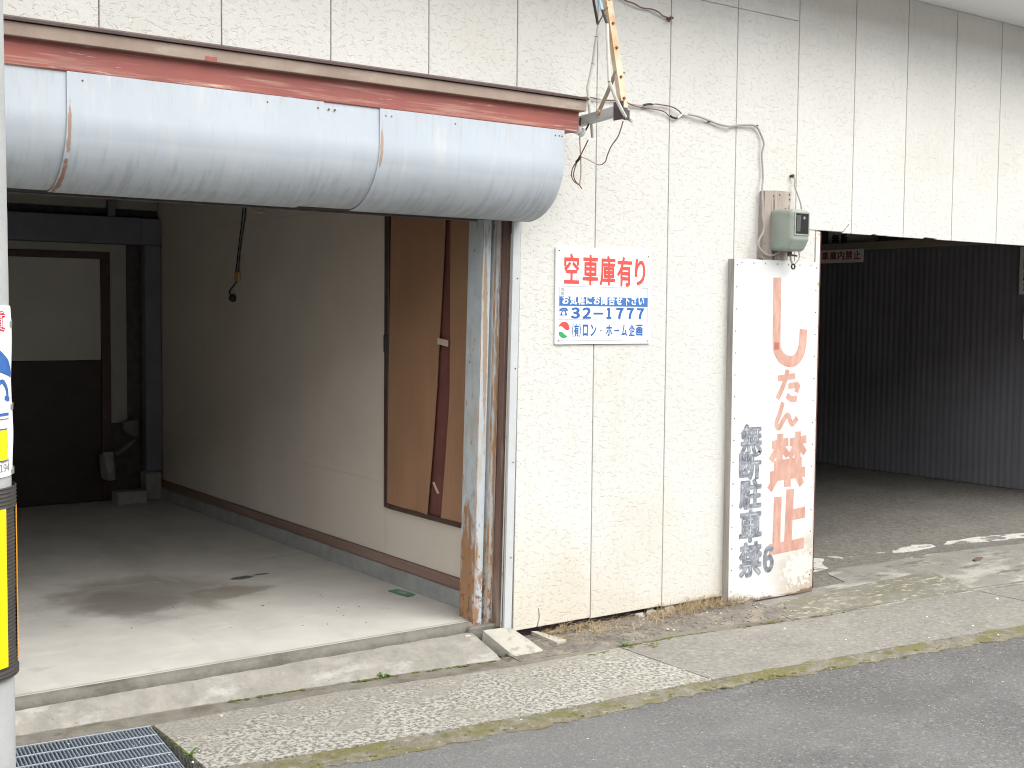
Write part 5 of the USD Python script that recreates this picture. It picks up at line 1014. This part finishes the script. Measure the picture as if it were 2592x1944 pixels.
for k in range(330):
    if R2.random() < .6: x = R2.uniform(2.2, 3.4); y = R2.uniform(float(GB(x))+.06, -.02)
    else: x = R2.uniform(1.9, 3.4); y = R2.uniform(float(GB(x))+.05, -.02)
    if x > 3.12 and y > -.055: continue
    s = abs(R2.normal(.0022, .0016))+.0012
    (peb if R2.random() < .93 else chips).append(pebble((x, y, float(dz(x, y))-.003), s, k))
for k in range(60):
    x = R2.uniform(-.2, 4.6); y = R2.uniform(float(GF(x))-.06, float(GB(x)))
    chips.append(pebble((x, y, -.0445 if y > GF(x) else -.05), abs(R2.normal(.0015, .0018))+.0012, 900+k))
for k in range(60):
    x = R2.uniform(.4, 5.5); y = float(MR(x))-abs(R2.normal(0, .5))-.02
    chips.append(pebble((x, y, -.058), abs(R2.normal(.0010, .0008))+.0008, 1300+k))
for k in range(26):
    x = R2.uniform(.3, 1.6); y = R2.uniform(.3, 1.4); peb.append(pebble((x, y, .061), abs(R2.normal(.002, .0015))+.0012, 2000+k))
tag(obj('gravel', peb, STONE, smooth=50), 'dark and grey grit scattered in the dirt beside the wall', 'gravel', kind='stuff')
tag(obj('pale_grit', chips, PALECHIP, smooth=50), 'tiny pale chips scattered over the gutter and asphalt', 'grit', kind='stuff')
mo = []
def moss_run(xa, xb, f, n, spread, z, seed):
    r = np.random.default_rng(seed)
    for k in range(n):
        x = r.uniform(xa, xb); y = float(f(x))+r.normal(0, spread); s = abs(r.normal(.003, .002))+.0012
        m = trimesh.creation.icosphere(1, 1.0); m.vertices = m.vertices*(1+r.uniform(-.3, .3, (len(m.vertices), 1)))*np.array([s*r.uniform(1, 2.2), s, s*.35]); m.apply_translation((x, y, z)); mo.append(m)
AF = lambda x: np.interp(x, [-.333, .238, .91, 1.632], [-.013, -.041, -.094, -.180])
moss_run(.45, .75, lambda x: AF(x)-.008, 60, .005, -.044, 1); moss_run(.95, 1.15, lambda x: AF(x)-.008, 36, .005, -.044, 2); moss_run(1.2, 1.6, lambda x: AF(x)-.01, 30, .006, -.044, 6)
moss_run(2.2, 2.75, lambda x: GB(x)+.004, 90, .006, -.047, 3); moss_run(2.9, 3.6, lambda x: GB(x)+.006, 70, .012, -.047, 4)
moss_run(.2, 4.2, lambda x: GF(x)-.045, 420, .026, -.053, 5); moss_run(.115, .125, lambda x: -.45+0*x, 60, .11, -.049, 7); moss_run(2.0, 2.4, lambda x: GB(x)-.03, 40, .02, -.046, 8)
tag(obj('moss', mo, MOSS, smooth=50), 'low olive moss growing in the cracks and along the gutter edge', 'moss', kind='stuff')
def weed(name, label, c, n, L, seed):
    r = np.random.default_rng(seed); t = thing(name, label, 'weed')
    for k in range(n):
        a = r.uniform(0, 6.28); l = L*r.uniform(.5, 1); d = np.array([math.cos(a), math.sin(a)*.8, 0]); h = l*r.uniform(.25, .8); c0 = np.array(c)
        p = [c0, c0+d*l*.35+[0, 0, h*.7], c0+d*l*.75+[0, 0, h], c0+d*l+[0, 0, h*.75]]
        q_ = curve(p, 3); s = np.cross(d, [0, 0, 1.0]); ww = l*.17*np.sin(np.linspace(.15, math.pi*.97, len(q_)))[:, None]
        V = np.vstack([q_-s*ww, q_, q_+s*ww]); V[len(q_):2*len(q_), 2] -= .002; n_ = len(q_); Fc = []
        for b in range(2):
            for i in range(n_-1): e = b*n_+i; Fc += [[e, e+1, e+n_+1], [e, e+n_+1, e+n_]]
        obj('leaf', trimesh.Trimesh(V, Fc, process=False), LEAF, t, smooth=True)
weed('weed', 'small bright green weed in the crack below the garage apron', (1.092, -.118, -.05), 13, .038, 3)
weed('weed', 'tiny yellow green weed at the gutter joint below the dirt strip', (2.222, -.312, -.05), 11, .034, 4)
weed('weed', 'green sprig at the corner of the steel grating', (.118, -.52, -.05), 9, .034, 6)

# the house across the lane, behind the viewer: it screens the low sky from the bays
OH = thing('opposite_house', 'plain grey rendered house across the lane, facing the garage', 'house')
RENDER_GREY = mat('grey_render', (.30, .29, .27), (.26, .25, .235), scale=2, rough=.9)
obj('wall', bx(-16, 18, -20, -12.2, -.1, 5.7), RENDER_GREY, OH)
rf = trimesh.Trimesh([(x, y, z) for x in (-16.5, 18.5) for y, z in ((-20.6, 5.7), (-11.6, 5.7), (-16.1, 7.4), (-20.6, 5.55), (-11.6, 5.55))]).convex_hull
obj('roof', rf, DARKMETAL, OH)
for z in (1.0, 3.9):
    for x in np.arange(-13, 17, 4.2):
        obj('window_frame', bx(x, x+1.7, -12.199, -12.15, z, z+1.2, .005), DARKMETAL, OH)
        obj('window_pane', bx(x+.06, x+1.64, -12.149, -12.145, z+.06, z+1.14), METER_DARK, OH)
